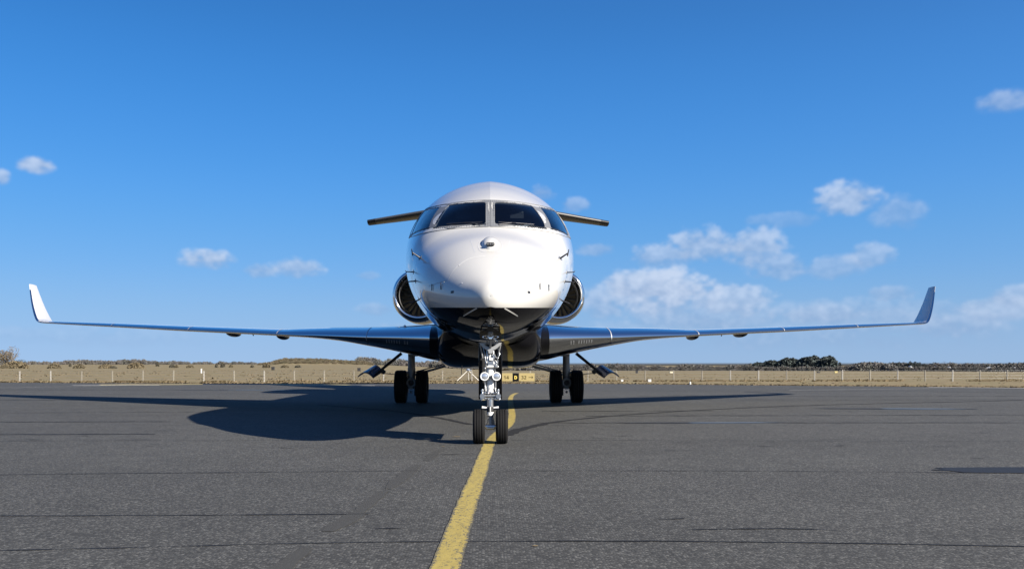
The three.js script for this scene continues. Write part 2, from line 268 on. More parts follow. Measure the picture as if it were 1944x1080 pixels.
for (const [cx, cz, rx, rz, t, lab] of [[6.75, 3.22, 1.7, 0.19, 0.05, 'wet blue puddle at the right edge of the apron'], [4.1, -4.0, 1.35, 0.09, 0, 'thin puddle beside the curved tyre mark'], [10, -8.75, 1.6, 0.13, 0.12, 'narrow puddle far out on the right of the apron'], [-10, -24.1, 2.2, 0.12, 0, '']]) {
  onApron('wet_patch', blob(cx - 0.1 * rx, cz, rx * 1.2, rz * 1.5, 3, 0.0052, t), wet); const w = onApron('puddle', blob(cx + 0.25 * rx, cz + 0.1 * rz, rx * 0.62, rz * 0.7, 9, 0.0064, t), water); if (lab) w.userData.label = lab;
}
for (const [x, z, r] of [[-0.5, -1.1, 0.06], [-0.62, 0.45, 0.025], [0.25, 6.7, 0.018]]) onApron('paint_stain', blob(x, z, r, r * 0.8, 17, 0.0056), std(0.16, 0.115, 0.05, { roughness: 0.9 }));
const onTaxi = (name, pts, w, mat, i, label) => { const m = mesh(name, ribbon(pts, w, 0.008 + i * 0.0002, 0.3, i), mat, taxiway); m.userData.label = label; };
onTaxi('edge_marking', [[-19.8, -32.9], [-18.6, -33.6], [-17.3, -33.4], [-15, -34.1]], 1.0, fadedYellow, 1, 'faded yellow edge marking on the far left of the taxiway');
onTaxi('edge_marking', [[-11.4, -33.9], [-9.5, -32.9], [-8.5, -33.1], [-7.1, -32.4]], 0.9, fadedYellow, 2, 'faded yellow edge marking behind the left wing');
onTaxi('edge_marking', [[-20.7, -31.9], [-18.4, -32.2], [-16.6, -32.4]], 0.45, fadedPaint, 3, 'worn white edge marking on the far left of the taxiway');
onTaxi('edge_marking', [[-10, -31.9], [-8, -31.5], [-5.6, -31.2]], 0.4, fadedPaint, 4, 'worn white edge marking behind the left wing');
onTaxi('taxi_stripe', [[-23, -25.9], [-21, -28.5], [-18, -31.2]], 0.09, fadedPaint, 5, 'thin pale stripe at the far left of the taxiway');
onTaxi('taxi_stripe', [[-7.5, -31.2], [-4.4, -27.4], [-1.24, -24.6]], 0.09, fadedPaint, 6, 'thin pale stripe behind the left main wheels');
onTaxi('taxi_stripe', [[12.2, -23], [16, -24.4], [20.3, -25.8]], 0.08, fadedPaint, 7, 'thin pale stripe on the right of the taxiway');
onTaxi('edge_marking', [[20.3, -27.6], [23, -26.2], [26, -24.7], [30, -22.7]], 0.35, fadedPaint, 8, 'pale worn line along the right edge of the taxiway');

// ---------------------------------------------------------------- the jet: fuselage surface
const NS = [0, .0168, .0504, .1008, .21, .42, .756, 1.176, 1.722, 1.974, 2.226, 2.688, 3.192, 3.78, 4.452, 5.452, 19.152, 23.152, 28.152].map(Math.sqrt), TIP = 1.452;   // root of the distance behind the nose tip at z = TIP
const fT = pchip(NS, [1.9057, 1.986, 2.04, 2.083, 2.158, 2.3, 2.52, 2.76, 3.018, 3.2353, 3.4539, 3.6965, 3.8942, 4.0768, 4.165, 4.215, 4.215, 4.2, 3.9]);
const fB = pchip(NS, [1.9057, 1.824, 1.764, 1.724, 1.668, 1.606, 1.562, 1.5335, 1.4919, 1.4796, 1.4674, 1.4439, 1.4258, 1.4129, 1.4, 1.4, 1.4, 2.0, 3.2]);
const fM = pchip(NS, [1.9057, 1.9053, 1.9046, 1.9089, 1.9227, 1.9611, 2.0393, 2.157, 2.3328, 2.4099, 2.4865, 2.5984, 2.688, 2.7549, 2.79, 2.81, 2.81, 3.1, 3.55]);
const fW = pchip(NS, [0, 0.086, 0.14, 0.198, 0.3, 0.482, 0.706, 0.91, 1.062, 1.1123, 1.1691, 1.2418, 1.308, 1.3723, 1.4, 1.41, 1.41, 1.1, 0.35]);
const fE = pchip(NS, [0, 0, 0, 0, 0, 0, 0, 0.0528, 0.2089, 0.2599, 0.2587, 0.2566, 0.2239, 0.1715, 0.1, 0.03, 0, 0, 0]);    // ridge over the windscreen
const NU = 2.13;
function sect(z) { const q = Math.sqrt(Math.max(1e-7, TIP - z)), m = fM(q), w = Math.max(1e-4, fW(q)), e = Math.max(0, fE(q)), H = (fT(q) - m) / Math.pow(1 - Math.pow(e / (w + e), NU), 1 / NU); return { m, w, e, H: Math.max(H, 1e-4), L: Math.max(1e-4, m - fB(q)), B: fB(q), T: fT(q) }; }
function G(x, y, z) { if (z >= TIP) return 9 + z; const s = sect(z); x = Math.abs(x); return y >= s.m ? Math.pow((x + s.e) / (s.w + s.e), NU) + Math.pow((y - s.m) / s.H, NU) - 1 : (x / s.w) ** 2 + ((y - s.m) / s.L) ** 2 - 1; }
function normalAt(p, side = Math.sign(p.x) || 1) {
  const h = 1e-4, x = Math.abs(p.x) < 2e-4 ? side * 2e-4 : p.x, z = Math.min(p.z, TIP - 0.0005), k = h * Math.min(1, 0.2 + Math.sqrt(Math.max(0, TIP - z)));
  const n = V(G(x + k, p.y, z) - G(x - k, p.y, z), G(x, p.y + k, z) - G(x, p.y - k, z), (G(x, p.y, z + k) - G(x, p.y, z - k))).normalize();
  if (TIP - p.z < 0.0015 || !isFinite(n.x)) return V(0, 0, 1);
  return n;
}
const bis = (inside, a, b) => { for (let i = 0; i < 46; i++) { const c = (a + b) / 2; if (inside(c)) a = c; else b = c; } return (a + b) / 2; };
const front = (x, y) => V(x, y, bis((z) => G(x, y, z) < 0, -8, TIP));                                   // a point seen from ahead
const AX = -2.25;
const around = (deg, y) => { const s = Math.sin(deg * Math.PI / 180), c = Math.cos(deg * Math.PI / 180), r = bis((q) => G(s * q, y, AX + c * q) < 0, 0, 4.2); return V(s * r, y, AX + c * r); };   // a point seen from the cockpit
const sideAt = (s, y, z) => V(s * bis((x) => G(x, y, z) < 0, 0, 1.6), y, z);
const lift = (p, d) => p.clone().addScaledVector(normalAt(p), d);
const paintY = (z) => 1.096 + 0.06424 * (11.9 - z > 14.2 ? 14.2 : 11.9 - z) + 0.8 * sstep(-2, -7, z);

const jet = thing('business_jet', 'white and black business jet parked nose-on with its wings spread', 'jet');

// cockpit window openings, in degrees round the cockpit and metres of height
const frontPane = [[-27.5, 3.443], [-2.46, 3.44], [-1.89, 3.054], [-25.9, 3.049]];
const sidePane = [[-82, 3.549], [-36.3, 3.448], [-29.5, 3.054], [-64, 3.097]];
const mirrorPoly = (p) => p.map(([a, y]) => [-a, y]);
const panes = [frontPane, mirrorPoly(frontPane), sidePane, mirrorPoly(sidePane)];
const inPoly = (p, a, y) => { let c = false; for (let i = 0, j = p.length - 1; i < p.length; j = i++) if ((p[i][1] > y) !== (p[j][1] > y) && a < (p[j][0] - p[i][0]) * (y - p[i][1]) / (p[j][1] - p[i][1]) + p[i][0]) c = !c; return c; };
const grow = (p, k) => { const ca = p.reduce((s, q) => s + q[0], 0) / 4, cy = p.reduce((s, q) => s + q[1], 0) / 4; return p.map(([a, y]) => [a + Math.sign(a - ca) * k * 45, y + Math.sign(y - cy) * k]); };
const holes = panes.map((p) => grow(p, 0.018));
const inHole = (p, hs = holes) => p.y > 2.9 && p.z > -2.7 && p.z < 0.2 && hs.some((h) => inPoly(h, Math.atan2(p.x, p.z - AX) * 180 / Math.PI, p.y));

const zs = []; { for (let t = 0; t < 1.09; t += 0.033) zs.push(TIP - t * t); for (let z = 0.25; z > 0.05; z -= 0.03) zs.push(z); for (let z = 0.05; z > -2.7; z -= 0.02) zs.push(z); for (let z = -2.7; z > -6; z -= 0.15) zs.push(z); for (let z = -6; z >= -26.7; z -= 0.6) zs.push(z); }
zs[0] = TIP - 0.00005;
function sectionPoint(z, side, upper, t, inset = 0) {            // upper: t 0 at the ridge, 1 at the paint line; lower: 0 at the paint line, 1 at the keel
  const s = sect(z), yp = clamp(paintY(z), s.B, s.T), fTop = Math.acos(clamp(Math.pow(s.e / (s.w + s.e), NU / 2)));
  const phiP = yp >= s.m ? Math.asin(clamp(Math.pow((yp - s.m) / s.H, NU / 2))) : -Math.asin(clamp((s.m - yp) / s.L));
  const ph = upper ? lerp(fTop, phiP, t) : lerp(phiP, -Math.PI / 2, t), c = Math.cos(ph), n = Math.sin(ph);
  if (ph >= 0) return V(side * Math.max(0, ((s.w + s.e) * Math.pow(Math.max(c, 0), 2 / NU) - s.e - inset * c)), s.m + s.H * Math.pow(n, 2 / NU) - inset * n, z);
  return V(side * Math.max(0, s.w * c), s.m + s.L * n, z);
}
const skinHalf = (side, upper, nv) => gridGeo(zs.length - 1, nv, (u, v, i) => sectionPoint(zs[i], side, upper, v), (p) => normalAt(p, side), upper ? (c) => !inHole(c) : null);
const fuselage = mesh('fuselage', [skinHalf(1, true, 88), skinHalf(-1, true, 88)], whitePaint, jet);
fuselage.userData.label = 'glossy white upper fuselage and nose';
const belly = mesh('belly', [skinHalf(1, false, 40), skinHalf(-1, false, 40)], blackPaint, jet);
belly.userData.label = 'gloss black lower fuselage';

// cockpit: lining, coaming, seats, head-up display, bulkhead
const bigHoles = panes.map((p) => grow(p, 0.045));
const lz = []; for (let z = 0.2; z > -2.75; z -= 0.03) lz.push(z);
const liner = (side) => gridGeo(lz.length - 1, 60, (u, v, i) => { const p = sectionPoint(lz[i], side, true, v * 0.62); return lift(p, -0.05); }, null, (c) => !inHole(c, bigHoles));
const cockpit = part('cockpit', jet);
const inside = (g) => { g.translate(0, 0.08, -0.42); return g; };
mesh('lining', [liner(1), liner(-1)], cabinDark, cockpit);
mesh('bulkhead', gridGeo(24, 8, (u, v) => { const a = u * Math.PI * 2; return V(Math.cos(a) * 1.27 * v, 2.78 + Math.sin(a) * 1.15 * v, -2.65); }), cabinDark, cockpit);
mesh('coaming', [box(1.3, 0.06, 0.85, 0, 2.8, -0.35, 0.12, 0, 0), box(1.75, 0.06, 0.5, 0, 2.78, -0.75), box(1.5, 0.4, 0.05, 0, 2.58, -0.62)].map(inside), cabinDark, cockpit);
for (const s of [-1, 1]) {
  mesh('seat', [box(0.5, 0.7, 0.14, s * 0.52, 2.72, -1.35, -0.15), box(0.28, 0.22, 0.1, s * 0.52, 3.15, -1.42)].map(inside), seatLeather, cockpit);
  mesh('head_up_display', [box(0.17, 0.1, 0.22, s * 0.4, 3.42, -0.86), box(0.2, 0.14, 0.008, s * 0.4, 3.24, -0.66, -0.5)].map(inside), std(0.04, 0.042, 0.045, { roughness: 0.3 }), cockpit);
}
mesh('sun_visor', [box(0.16, 0.09, 0.012, 0.42, 3.3, -0.7, -0.6, -0.3)].map(inside), std(0.09, 0.09, 0.085, { roughness: 0.5 }), cockpit);
mesh('chart_clip', [box(0.12, 0.03, 0.02, 0.56, 3.05, -0.42, -0.5, -0.3)].map(inside), std(0.2, 0.2, 0.19, { roughness: 0.5 }), cockpit);

// window frame with rounded openings, then the panes
function rounded(poly, r, n = 6) {                              // rounded corners; corner size r in metres of height
  const out = [], K = 45;
  poly.forEach((c, i) => {
    const a = poly[(i + poly.length - 1) % poly.length], b = poly[(i + 1) % poly.length], to = (p) => { const dx = (p[0] - c[0]) / K, dy = p[1] - c[1], l = Math.hypot(dx, dy); return [dx / l, dy / l, l]; };
    const A = to(a), B = to(b), k = Math.min(r, A[2] * 0.4, B[2] * 0.4), p0 = [c[0] + A[0] * k * K, c[1] + A[1] * k], p1 = [c[0] + B[0] * k * K, c[1] + B[1] * k];
    for (let j = 0; j <= n; j++) { const t = j / n; out.push([(1 - t) ** 2 * p0[0] + 2 * t * (1 - t) * c[0] + t * t * p1[0], (1 - t) ** 2 * p0[1] + 2 * t * (1 - t) * c[1] + t * t * p1[1]]); }
  });
  return out;
}
const densify = (p, step = 1.3) => { const o = []; p.forEach((a, i) => { const b = p[(i + 1) % p.length], n = Math.max(1, Math.ceil(Math.hypot(b[0] - a[0], (b[1] - a[1]) * 45) / step)); for (let k = 0; k < n; k++) o.push([lerp(a[0], b[0], k / n), lerp(a[1], b[1], k / n)]); }); return o; };
function onSkin(outer, inners, off) {                           // a plate that follows the skin, [deg, y] contours, with walls down to the skin
  const sh = new THREE.Shape(outer.map((p) => new THREE.Vector2(p[0] / 45, p[1])));
  inners.forEach((h) => sh.holes.push(new THREE.Path(h.map((p) => new THREE.Vector2(p[0] / 45, p[1])))));
  const g = new THREE.ShapeGeometry(sh), P = g.attributes.position, N = g.attributes.normal;
  for (let i = 0; i < P.count; i++) { const a = P.getX(i) * 45, p = around(a, P.getY(i)), n = normalAt(p, a < 0 ? -1 : 1); p.addScaledVector(n, off); P.setXYZ(i, p.x, p.y, p.z); N.setXYZ(i, n.x, n.y, n.z); }
  const list = [g];
  for (const c of [outer, ...inners]) { const q = [...c, c[0]]; list.push(gridGeo(q.length - 1, 1, (u, v, i, j) => { const p = around(q[i][0], q[i][1]); return p.addScaledVector(normalAt(p, q[i][0] < 0 ? -1 : 1), j ? off : -0.02); })); }
  return list;
}
const frameTop = [[-90, 3.608], [-79.5, 3.587], [-52.7, 3.528], [-31, 3.492], [-15, 3.484], [-0.02, 3.486]], frameBottom = [[-0.02, 3.003], [-11.1, 2.999], [-20.7, 2.987], [-31.7, 2.978], [-41.8, 2.994], [-70, 3.082], [-92, 3.13]];
const halfFrame = densify([...frameTop, ...frameBottom]);
const frameGeo = (s) => onSkin(s < 0 ? halfFrame : mirrorPoly(halfFrame).reverse(), [frontPane, sidePane].map((p) => { const q = densify(rounded(p, 0.035)); return s < 0 ? q : mirrorPoly(q); }), 0.008);
const frame = mesh('windscreen_frame', [...frameGeo(-1), ...frameGeo(1)], frameGrey, jet);
const rivets = []; for (const s of [-1, 1]) { for (let i = 0; i < 16; i++) for (const a of [0.75, 1.9]) { const p = lift(around(s * a * (1 - 0.2 * i / 16), lerp(3.47, 3.02, i / 15)), 0.008); rivets.push(ball(0.006, 0.006, 0.006, p.x, p.y, p.z, 6)); } for (let i = 0; i < 22; i++) { const a = lerp(3, 26, i / 21); for (const y of [3.026 - 0.0003 * a, 3.465]) { const p = lift(around(s * a, y), 0.008); rivets.push(ball(0.005, 0.005, 0.005, p.x, p.y, p.z, 6)); } } }
mesh('rivets', rivets, seamGrey, frame).userData.kind = 'stuff';
panes.forEach((p, i) => {
  const q = grow(p, 0.012), g = gridGeo(26, 14, (u, v) => { const a = lerp(lerp(q[0][0], q[1][0], u), lerp(q[3][0], q[2][0], u), v), y = lerp(lerp(q[0][1], q[1][1], u), lerp(q[3][1], q[2][1], u), v); const s = around(a, y); return s.addScaledVector(normalAt(s, a < 0 ? -1 : 1), 0.003); });
  mesh(i < 2 ? 'windscreen_pane' : 'side_window', g, glassPane, jet);
});

for (const s of [-1, 1]) mesh('wiper', (() => { const q = (a, y) => lift(around(s * a, y), 0.022); return [rod(q(3.4, 3.072), q(11, 3.068), 0.006), rod(q(11, 3.068), q(19.5, 3.066), 0.006), rod(q(3.4, 3.03), q(9, 3.068), 0.008)]; })(), probeDark, jet);
// thin seams and strips that follow the nose, [x, y] from ahead
function skinLine(pts, w, off = 0.0025, cub = true) {
  const P = pts.map((p) => V(p[0], p[1], 0)), c = cub ? new THREE.CatmullRomCurve3(P) : null, n = 40, pos = [];
  for (let i = 0; i <= n; i++) { const q = c ? c.getPoint(i / n) : P[0].clone().lerp(P[1], i / n); pos.push(front(q.x, q.y)); }
  return gridGeo(n, 1, (u, v, i, j) => { const p = pos[i], t = pos[Math.min(n, i + 1)].clone().sub(pos[Math.max(0, i - 1)]).normalize(), nn = normalAt(p), b = t.cross(nn).normalize(); return p.clone().addScaledVector(b, (j - 0.5) * w).addScaledVector(nn, off); });
}
const arc = (s) => [[s * 0.536, 2.129], [s * 0.525, 2.171], [s * 0.468, 2.277], [s * 0.382, 2.364], [s * 0.282, 2.43], [s * 0.182, 2.458], [s * 0.064, 2.472]];
for (const s of [-1, 1]) mesh('radome_seam', skinLine(arc(s), 0.007), std(0.6, 0.6, 0.6), fuselage);
for (const s of [-1, 1]) for (const g of [skinLine([[s * 0.264, 2.746], [s * 0.202, 2.527]], 0.006, 0.002, false), skinLine([[s * 0.005, 2.533], [s * 0.106, 2.535], [s * 0.149, 2.578], [s * 0.157, 2.658], [s * 0.132, 2.718], [s * 0.063, 2.753], [s * 0.005, 2.758]], 0.006)]) mesh('panel_seam', g, std(0.42, 0.43, 0.45), fuselage);
for (const s of [-1, 1]) mesh('lightning_strip', skinLine([[s * 0.168, 1.77], [s * 0.341, 1.692]], 0.016, 0.004, false), whitePaint, belly);
for (const s of [-1, 1]) for (const [x, y] of [[0.396, 2.341], [0.356, 2.092], [0.588, 2.127]]) { const p = lift(front(s * x, y), 0.002); mesh('radome_fastener', ball(0.007, 0.007, 0.005, p.x, p.y, p.z, 8), seamGrey, fuselage); }

// camera housing on top of the nose
{
  const p = front(0, 2.664), n = normalAt(p), cam = part('vision_camera', jet), q = new THREE.Quaternion().setFromUnitVectors(V(0, 1, 0), n);
  const g = new THREE.SphereGeometry(1, 40, 26); g.scale(0.118, 0.085, 0.2); g.applyQuaternion(q); g.translate(p.x, p.y, p.z - 0.03);
  mesh('housing', g, whitePaint, cam);
  mesh('camera_window', box(0.108, 0.045, 0.05, 0, 2.648, p.z + 0.14, 0, 0, 0, 0.014), dark, cam);
  mesh('lens', [-0.034, 0, 0.034].map((x) => rod(V(x, 2.648, p.z + 0.12), V(x, 2.648, p.z + 0.168), 0.011)), frameGrey, cam);
}

// air data probes, vanes and static plates
function probe(x, y, len, r, up = 0, base = 0.03) {             // a stalk standing off the skin with a tube pointing forward
  const p = front(x, y), n = normalAt(p), tip = p.clone().addScaledVector(n, len), o = part('air_data_probe', jet);
  mesh('mast', [rod(p.clone().addScaledVector(n, -0.02), tip, r * 1.1, r * 0.8)], probeDark, o);
  mesh('tube', rod(tip.clone().add(V(0, -up, -0.05)), tip.clone().add(V(0, up, 0.14)), r * 0.8, r * 0.55), probeDark, o);
  mesh('base_plate', (() => { const g = new THREE.CylinderGeometry(base, base * 1.1, 0.008, 20); g.applyQuaternion(new THREE.Quaternion().setFromUnitVectors(V(0, 1, 0), n)); g.translate(p.x, p.y, p.z); return g; })(), frameGrey, o);
}
for (const s of [-1, 1]) {
  probe(s * 0.977, 2.565, 0.13, 0.012, 0.03, 0.035); probe(s * 1.086, 2.386, 0.1, 0.008); probe(s * 1.039, 2.239, 0.13, 0.01); 
  for (const [x, y] of [[0.752, 2.089], [0.625, 2.085]]) mesh('angle_vane', (() => { const p = front(s * x, y), n = normalAt(p); return [rod(p.clone().addScaledVector(n, 0.01).add(V(0, 0.035, 0)), p.clone().addScaledVector(n, 0.012).add(V(0, -0.05, 0)), 0.006, 0.005)]; })(), probeDark, jet);
  mesh('panel_seam', skinLine([[s * 0.806, 2.108], [s * 0.557, 2.144]], 0.006, 0.002, false), seamGrey, fuselage);
  mesh('static_plate', (() => { const p = front(s * 0.479, 1.988), n = normalAt(p); const g = new RoundedBoxGeometry(0.055, 0.03, 0.012, 2, 0.004); g.applyQuaternion(new THREE.Quaternion().setFromUnitVectors(V(0, 0, 1), n)); g.translate(p.x, p.y, p.z); return g; })(), probeDark, jet);
  const p = sideAt(s, 2.04, -1.1), n = normalAt(p); mesh('temperature_probe', rod(p, p.clone().addScaledVector(n, 0.13).add(V(0, 0.015, 0.05)), 0.011, 0.008), probeDark, jet);
}

// ---------------------------------------------------------------- the jet: wing-body fairing
{
  const Z = [-18.2, -16.5, -14.5, -12, -9, -7.6, -6.6, -5.8, -5.2, -4.7, -4.35], w = pchip(Z, [0.5, 0.95, 1.24, 1.3, 1.275, 1.2, 1.15, 1.09, 1.02, 0.9, 0.6]), b = pchip(Z, [1.5, 1.28, 1.06, 0.965, 0.97, 0.985, 1.03, 1.11, 1.21, 1.32, 1.43]);
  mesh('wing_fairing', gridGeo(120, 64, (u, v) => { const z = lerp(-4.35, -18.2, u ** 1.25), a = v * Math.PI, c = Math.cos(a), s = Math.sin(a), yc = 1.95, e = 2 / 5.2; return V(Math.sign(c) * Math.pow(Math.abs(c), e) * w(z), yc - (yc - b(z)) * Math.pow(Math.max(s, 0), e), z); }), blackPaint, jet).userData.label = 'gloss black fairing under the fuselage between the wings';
  mesh('belly_mast', [rod(V(-0.62, 0.99, -7.4), V(-0.62, 0.85, -7.44), 0.012, 0.006)], steel, jet);
}

// ---------------------------------------------------------------- the jet: wings with slats, winglets, flap track pods
const wx = [0.9, 1.3, 1.75, 2.74, 3.67, 4.52, 5.06, 7.08, 7.89, 10.81, 13.36, 14.05];
const wy = pchip(wx, [1.6, 1.62, 1.638, 1.672, 1.72, 1.762, 1.796, 1.926, 1.977, 2.174, 2.345, 2.392]);
const wc = pchip(wx, [7, 6.6, 6.2, 5.3, 4.6, 4.05, 3.8, 3.1, 2.85, 1.95, 1.25, 1.12]);
const wu = pchip(wx, [.4, .38, .33, .27, .225, .175, .135, .115, .11, .085, .052, .046]);
const wl = pchip(wx, [.44, .4, .32, .18, .085, .05, .045, .045, .045, .038, .03, .028]);
const wt = pchip(wx, [-.15, -.12, -.08, 0, .05, .08, .085, .075, .07, .045, .02, .015]);
const thick = (t) => Math.max(0, 0.2969 * Math.sqrt(t) - 0.126 * t - 0.3516 * t * t + 0.2843 * t ** 3 - 0.1036 * t ** 4) / 0.1001;
const leZ = (x) => -6 - 0.766 * (x - 1.3);
// a station: leading edge, chord, upward direction in the x-y plane, thickness above and below
function station(k) {                                          // k along the span: x up to 14.05, then the winglet 14.05 .. 15.05
  if (k <= 14.05) return { p: V(k, wy(k), leZ(k)), c: wc(k), n: V(-0.06, 1, 0).normalize(), u: wu(k), l: wl(k), t: wt(k) };
  const s = k - 14.05, xs = [0, 0.12, 0.24, 0.36, 0.55, 1], f = (a) => pchip(xs, a)(s), a = f([4, 14, 36, 54, 58, 58]) * Math.PI / 180;
  return { p: V(f([14.05, 14.22, 14.35, 14.46, 14.68, 15.13]), f([2.392, 2.41, 2.47, 2.6, 2.95, 3.7]), f([-15.767, -15.9, -16.02, -16.13, -16.4, -17.1])), c: f([1.12, 1.1, 1.06, 1.0, 0.83, 0.46]), n: V(-Math.sin(a), Math.cos(a), 0), u: f([.046, .045, .042, .038, .03, .018]), l: f([.028, .03, .034, .036, .03, .018]), t: f([.015, .01, 0, 0, 0, 0]) };
}
function wingPoint(k, q) {                                     // q -1 .. 0 lower side, trailing to leading edge; 0 .. 1 upper side
  const s = station(k), t = q * q, d = q < 0 ? -s.l * thick(t) : s.u * thick(t);
  return s.p.clone().add(V(0, 0, -s.c * t)).addScaledVector(s.n, d + s.t * t);
}
function wingPiece(side, k0, k1, n, q0, q1, m) { return gridGeo(n, m, (u, v) => { const p = wingPoint(lerp(k0, k1, u), lerp(q0, q1, v)); p.x *= side; return p; }); }
function capEnd(side, k, q0, q1) { return gridGeo(16, 1, (u, v) => { const p = wingPoint(k, v ? lerp(0, q0, u) : lerp(0, q1, u)); p.x *= side; return p; }); }
const SU = 0.38, SL = -0.3;
for (const side of [-1, 1]) {
  const wing = part('wing', jet);
  wing.userData.label = side < 0 ? 'swept wing on the left of the photo' : 'swept wing on the right of the photo';
  mesh('upper_skin', wingPiece(side, 0.9, 14.1, 80, SU, 1, 20), std(0.55, 0.56, 0.57, { roughness: 0.35, clearcoat: 0.6, clearcoatRoughness: 0.08 }), wing);
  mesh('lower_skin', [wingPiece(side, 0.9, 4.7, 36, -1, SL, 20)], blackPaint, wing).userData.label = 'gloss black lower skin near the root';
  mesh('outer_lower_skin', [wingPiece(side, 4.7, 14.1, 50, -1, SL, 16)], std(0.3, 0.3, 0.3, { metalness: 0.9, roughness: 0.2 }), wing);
  mesh('root_cuff', wingPiece(side, 0.9, 1.23, 10, SL, SU, 30), blackPaint, wing);
  const cuts = [1.235, 2.68, 5.05, 7.88, 10.84, 14.1];
  for (let i = 0; i < 5; i++) {
    mesh('slat', [wingPiece(side, cuts[i], cuts[i + 1] - 0.014, 40, SL, SU, 36), capEnd(side, cuts[i] + 0.001, SL, SU)], polished, wing);
    if (i) mesh('slat_seal', gridGeo(40, 1, (u, v) => { const p = wingPoint(cuts[i] + (v - 0.5) * 0.02, lerp(SL * 0.5, SU, u)), o = wingPoint(cuts[i], 0.001), d = p.clone().sub(wingPoint(cuts[i], 0.3 * Math.sign(lerp(SL * 0.5, SU, u)))); p.add(V(0, lerp(SL * 0.5, SU, u) > 0 ? 0.004 : -0.004, 0.004)); p.x *= side; return p; }), std(0.5, 0.51, 0.52, { roughness: 0.4, metalness: 0.5 }), wing);
  }
  const wlet = part('winglet', wing); 
  mesh('winglet_skin', [wingPiece(side, 14.1, 15.05, 40, 0.3, 1, 18), wingPiece(side, 14.1, 15.05, 40, -1, -0.3, 18), capEnd(side, 15.05, -1, 1)], whitePaint, wing);
  mesh('winglet_edge', wingPiece(side, 14.1, 14.93, 40, -0.3, 0.3, 26), polished, wing);
  mesh('winglet_tip', wingPiece(side, 14.93, 15.05, 6, -0.3, 0.3, 26), whitePaint, wing);
  wing.remove(wlet);
  for (const x of [5.66, 7.24]) { const y = wy(x) + 0.02, z = leZ(x) - wc(x) * 0.78; mesh('flap_track_pod', [ball(0.09, 0.11, 0.7, side * x, y, z, 24)], blackPaint, wing); }
  for (const x of [6.3, 6.85]) mesh('drain_mast', [rod(V(side * x, wy(x) + 0.03, leZ(x) - 1.6), V(side * x, wy(x) - 0.04, leZ(x) - 1.65), 0.02, 0.012)], dark, wing);
  // anti-ice outlet grille on the lower front of the root
  const dots = [];
  for (let r = 0; r < 3; r++) for (let c = 0; c < 9; c++) { if (c === 2) continue; const k = lerp(1.72, 2.2, c / 8), q = -[0.085, 0.115, 0.145][r], p = wingPoint(k, q); dots.push(box(0.02, 0.017, 0.008, side * p.x, p.y - 0.003, p.z + 0.008, 0.6, 0, 0, 0.003)); }
  mesh('vent_grille', dots, std(0.14, 0.145, 0.15, { roughness: 0.5 }), wing);
  if (side < 0) { const p = wingPoint(1.85, 0.34); mesh('wing_light', ball(0.03, 0.03, 0.03, side * 1.85, p.y + 0.01, p.z, 12), gearWhite, wing); }
}

// ---------------------------------------------------------------- the jet: engines, fin, tailplane
const turn = (g) => { g.rotateX(Math.PI / 2); return g; };      // lathe axis from y to z
for (const side of [-1, 1]) {
  const e = part('engine', jet, [side * 2.33, 3.36, -16.7]);
  e.userData.label = side < 0 ? 'engine nacelle on the left of the photo' : 'engine nacelle on the right of the photo';
  const lipP = []; for (let i = 0; i <= 30; i++) { const a = lerp(-1.35, 1.5, i / 30) ; lipP.push([0.765 + 0.07 * Math.sin(a) - (a < 0 ? 0 : 0), -0.10 + 0.1 * Math.cos(a)]); }
  mesh('inlet_lip', turn(lathe([[0.665, -0.42], [0.672, -0.3], ...lipP.map(([r, z]) => [r, z]), [0.86, -0.2], [0.885, -0.34], [0.9, -0.5]], 72)), polished, e);
  mesh('cowling', turn(lathe([[0.902, -0.5], [0.915, -0.9], [0.92, -1.4], [0.9, -2.2], [0.84, -3.2], [0.72, -4.2], [0.6, -4.6], [0.55, -4.6]], 64)), blackPaint, e);
  mesh('inlet_duct', turn(lathe([[0.67, -0.4], [0.675, -0.8], [0.69, -1.1], [0.69, -1.35], [0.66, -1.7]], 64)), gearGrey, e);
  mesh('fan_ring', turn(lathe([[0.675, -0.88], [0.662, -0.9], [0.662, -0.95], [0.69, -0.97]], 64)), titanium, e);
  for (let i = 0; i < 22; i++) {
    const a = i / 22 * 2 * Math.PI;
    const g = gridGeo(8, 3, (u, v) => { const r = lerp(0.2, 0.655, u), tw = lerp(0.4, 0.85, u), c = (v - 0.5) * lerp(0.12, 0.19, u), t = a + c * Math.sin(tw) / r; return V(Math.cos(t) * r, Math.sin(t) * r, -1.06 + c * Math.cos(tw)); });
    mesh('fan_blade', g, titanium, e);
  }
  mesh('spinner', turn(lathe([[0.001, -0.72], [0.05, -0.74], [0.12, -0.84], [0.19, -1.0], [0.21, -1.1]], 32)), gearGrey, e);
  mesh('stator_ring', turn(lathe([[0.01, -1.68], [0.3, -1.66], [0.66, -1.7]], 48)), gearGrey, e);
  mesh('pylon', box(1.2, 0.24, 2.6, -side * 0.95, -0.1, -2.4, 0, 0, 0, 0.1), blackPaint, e);
}
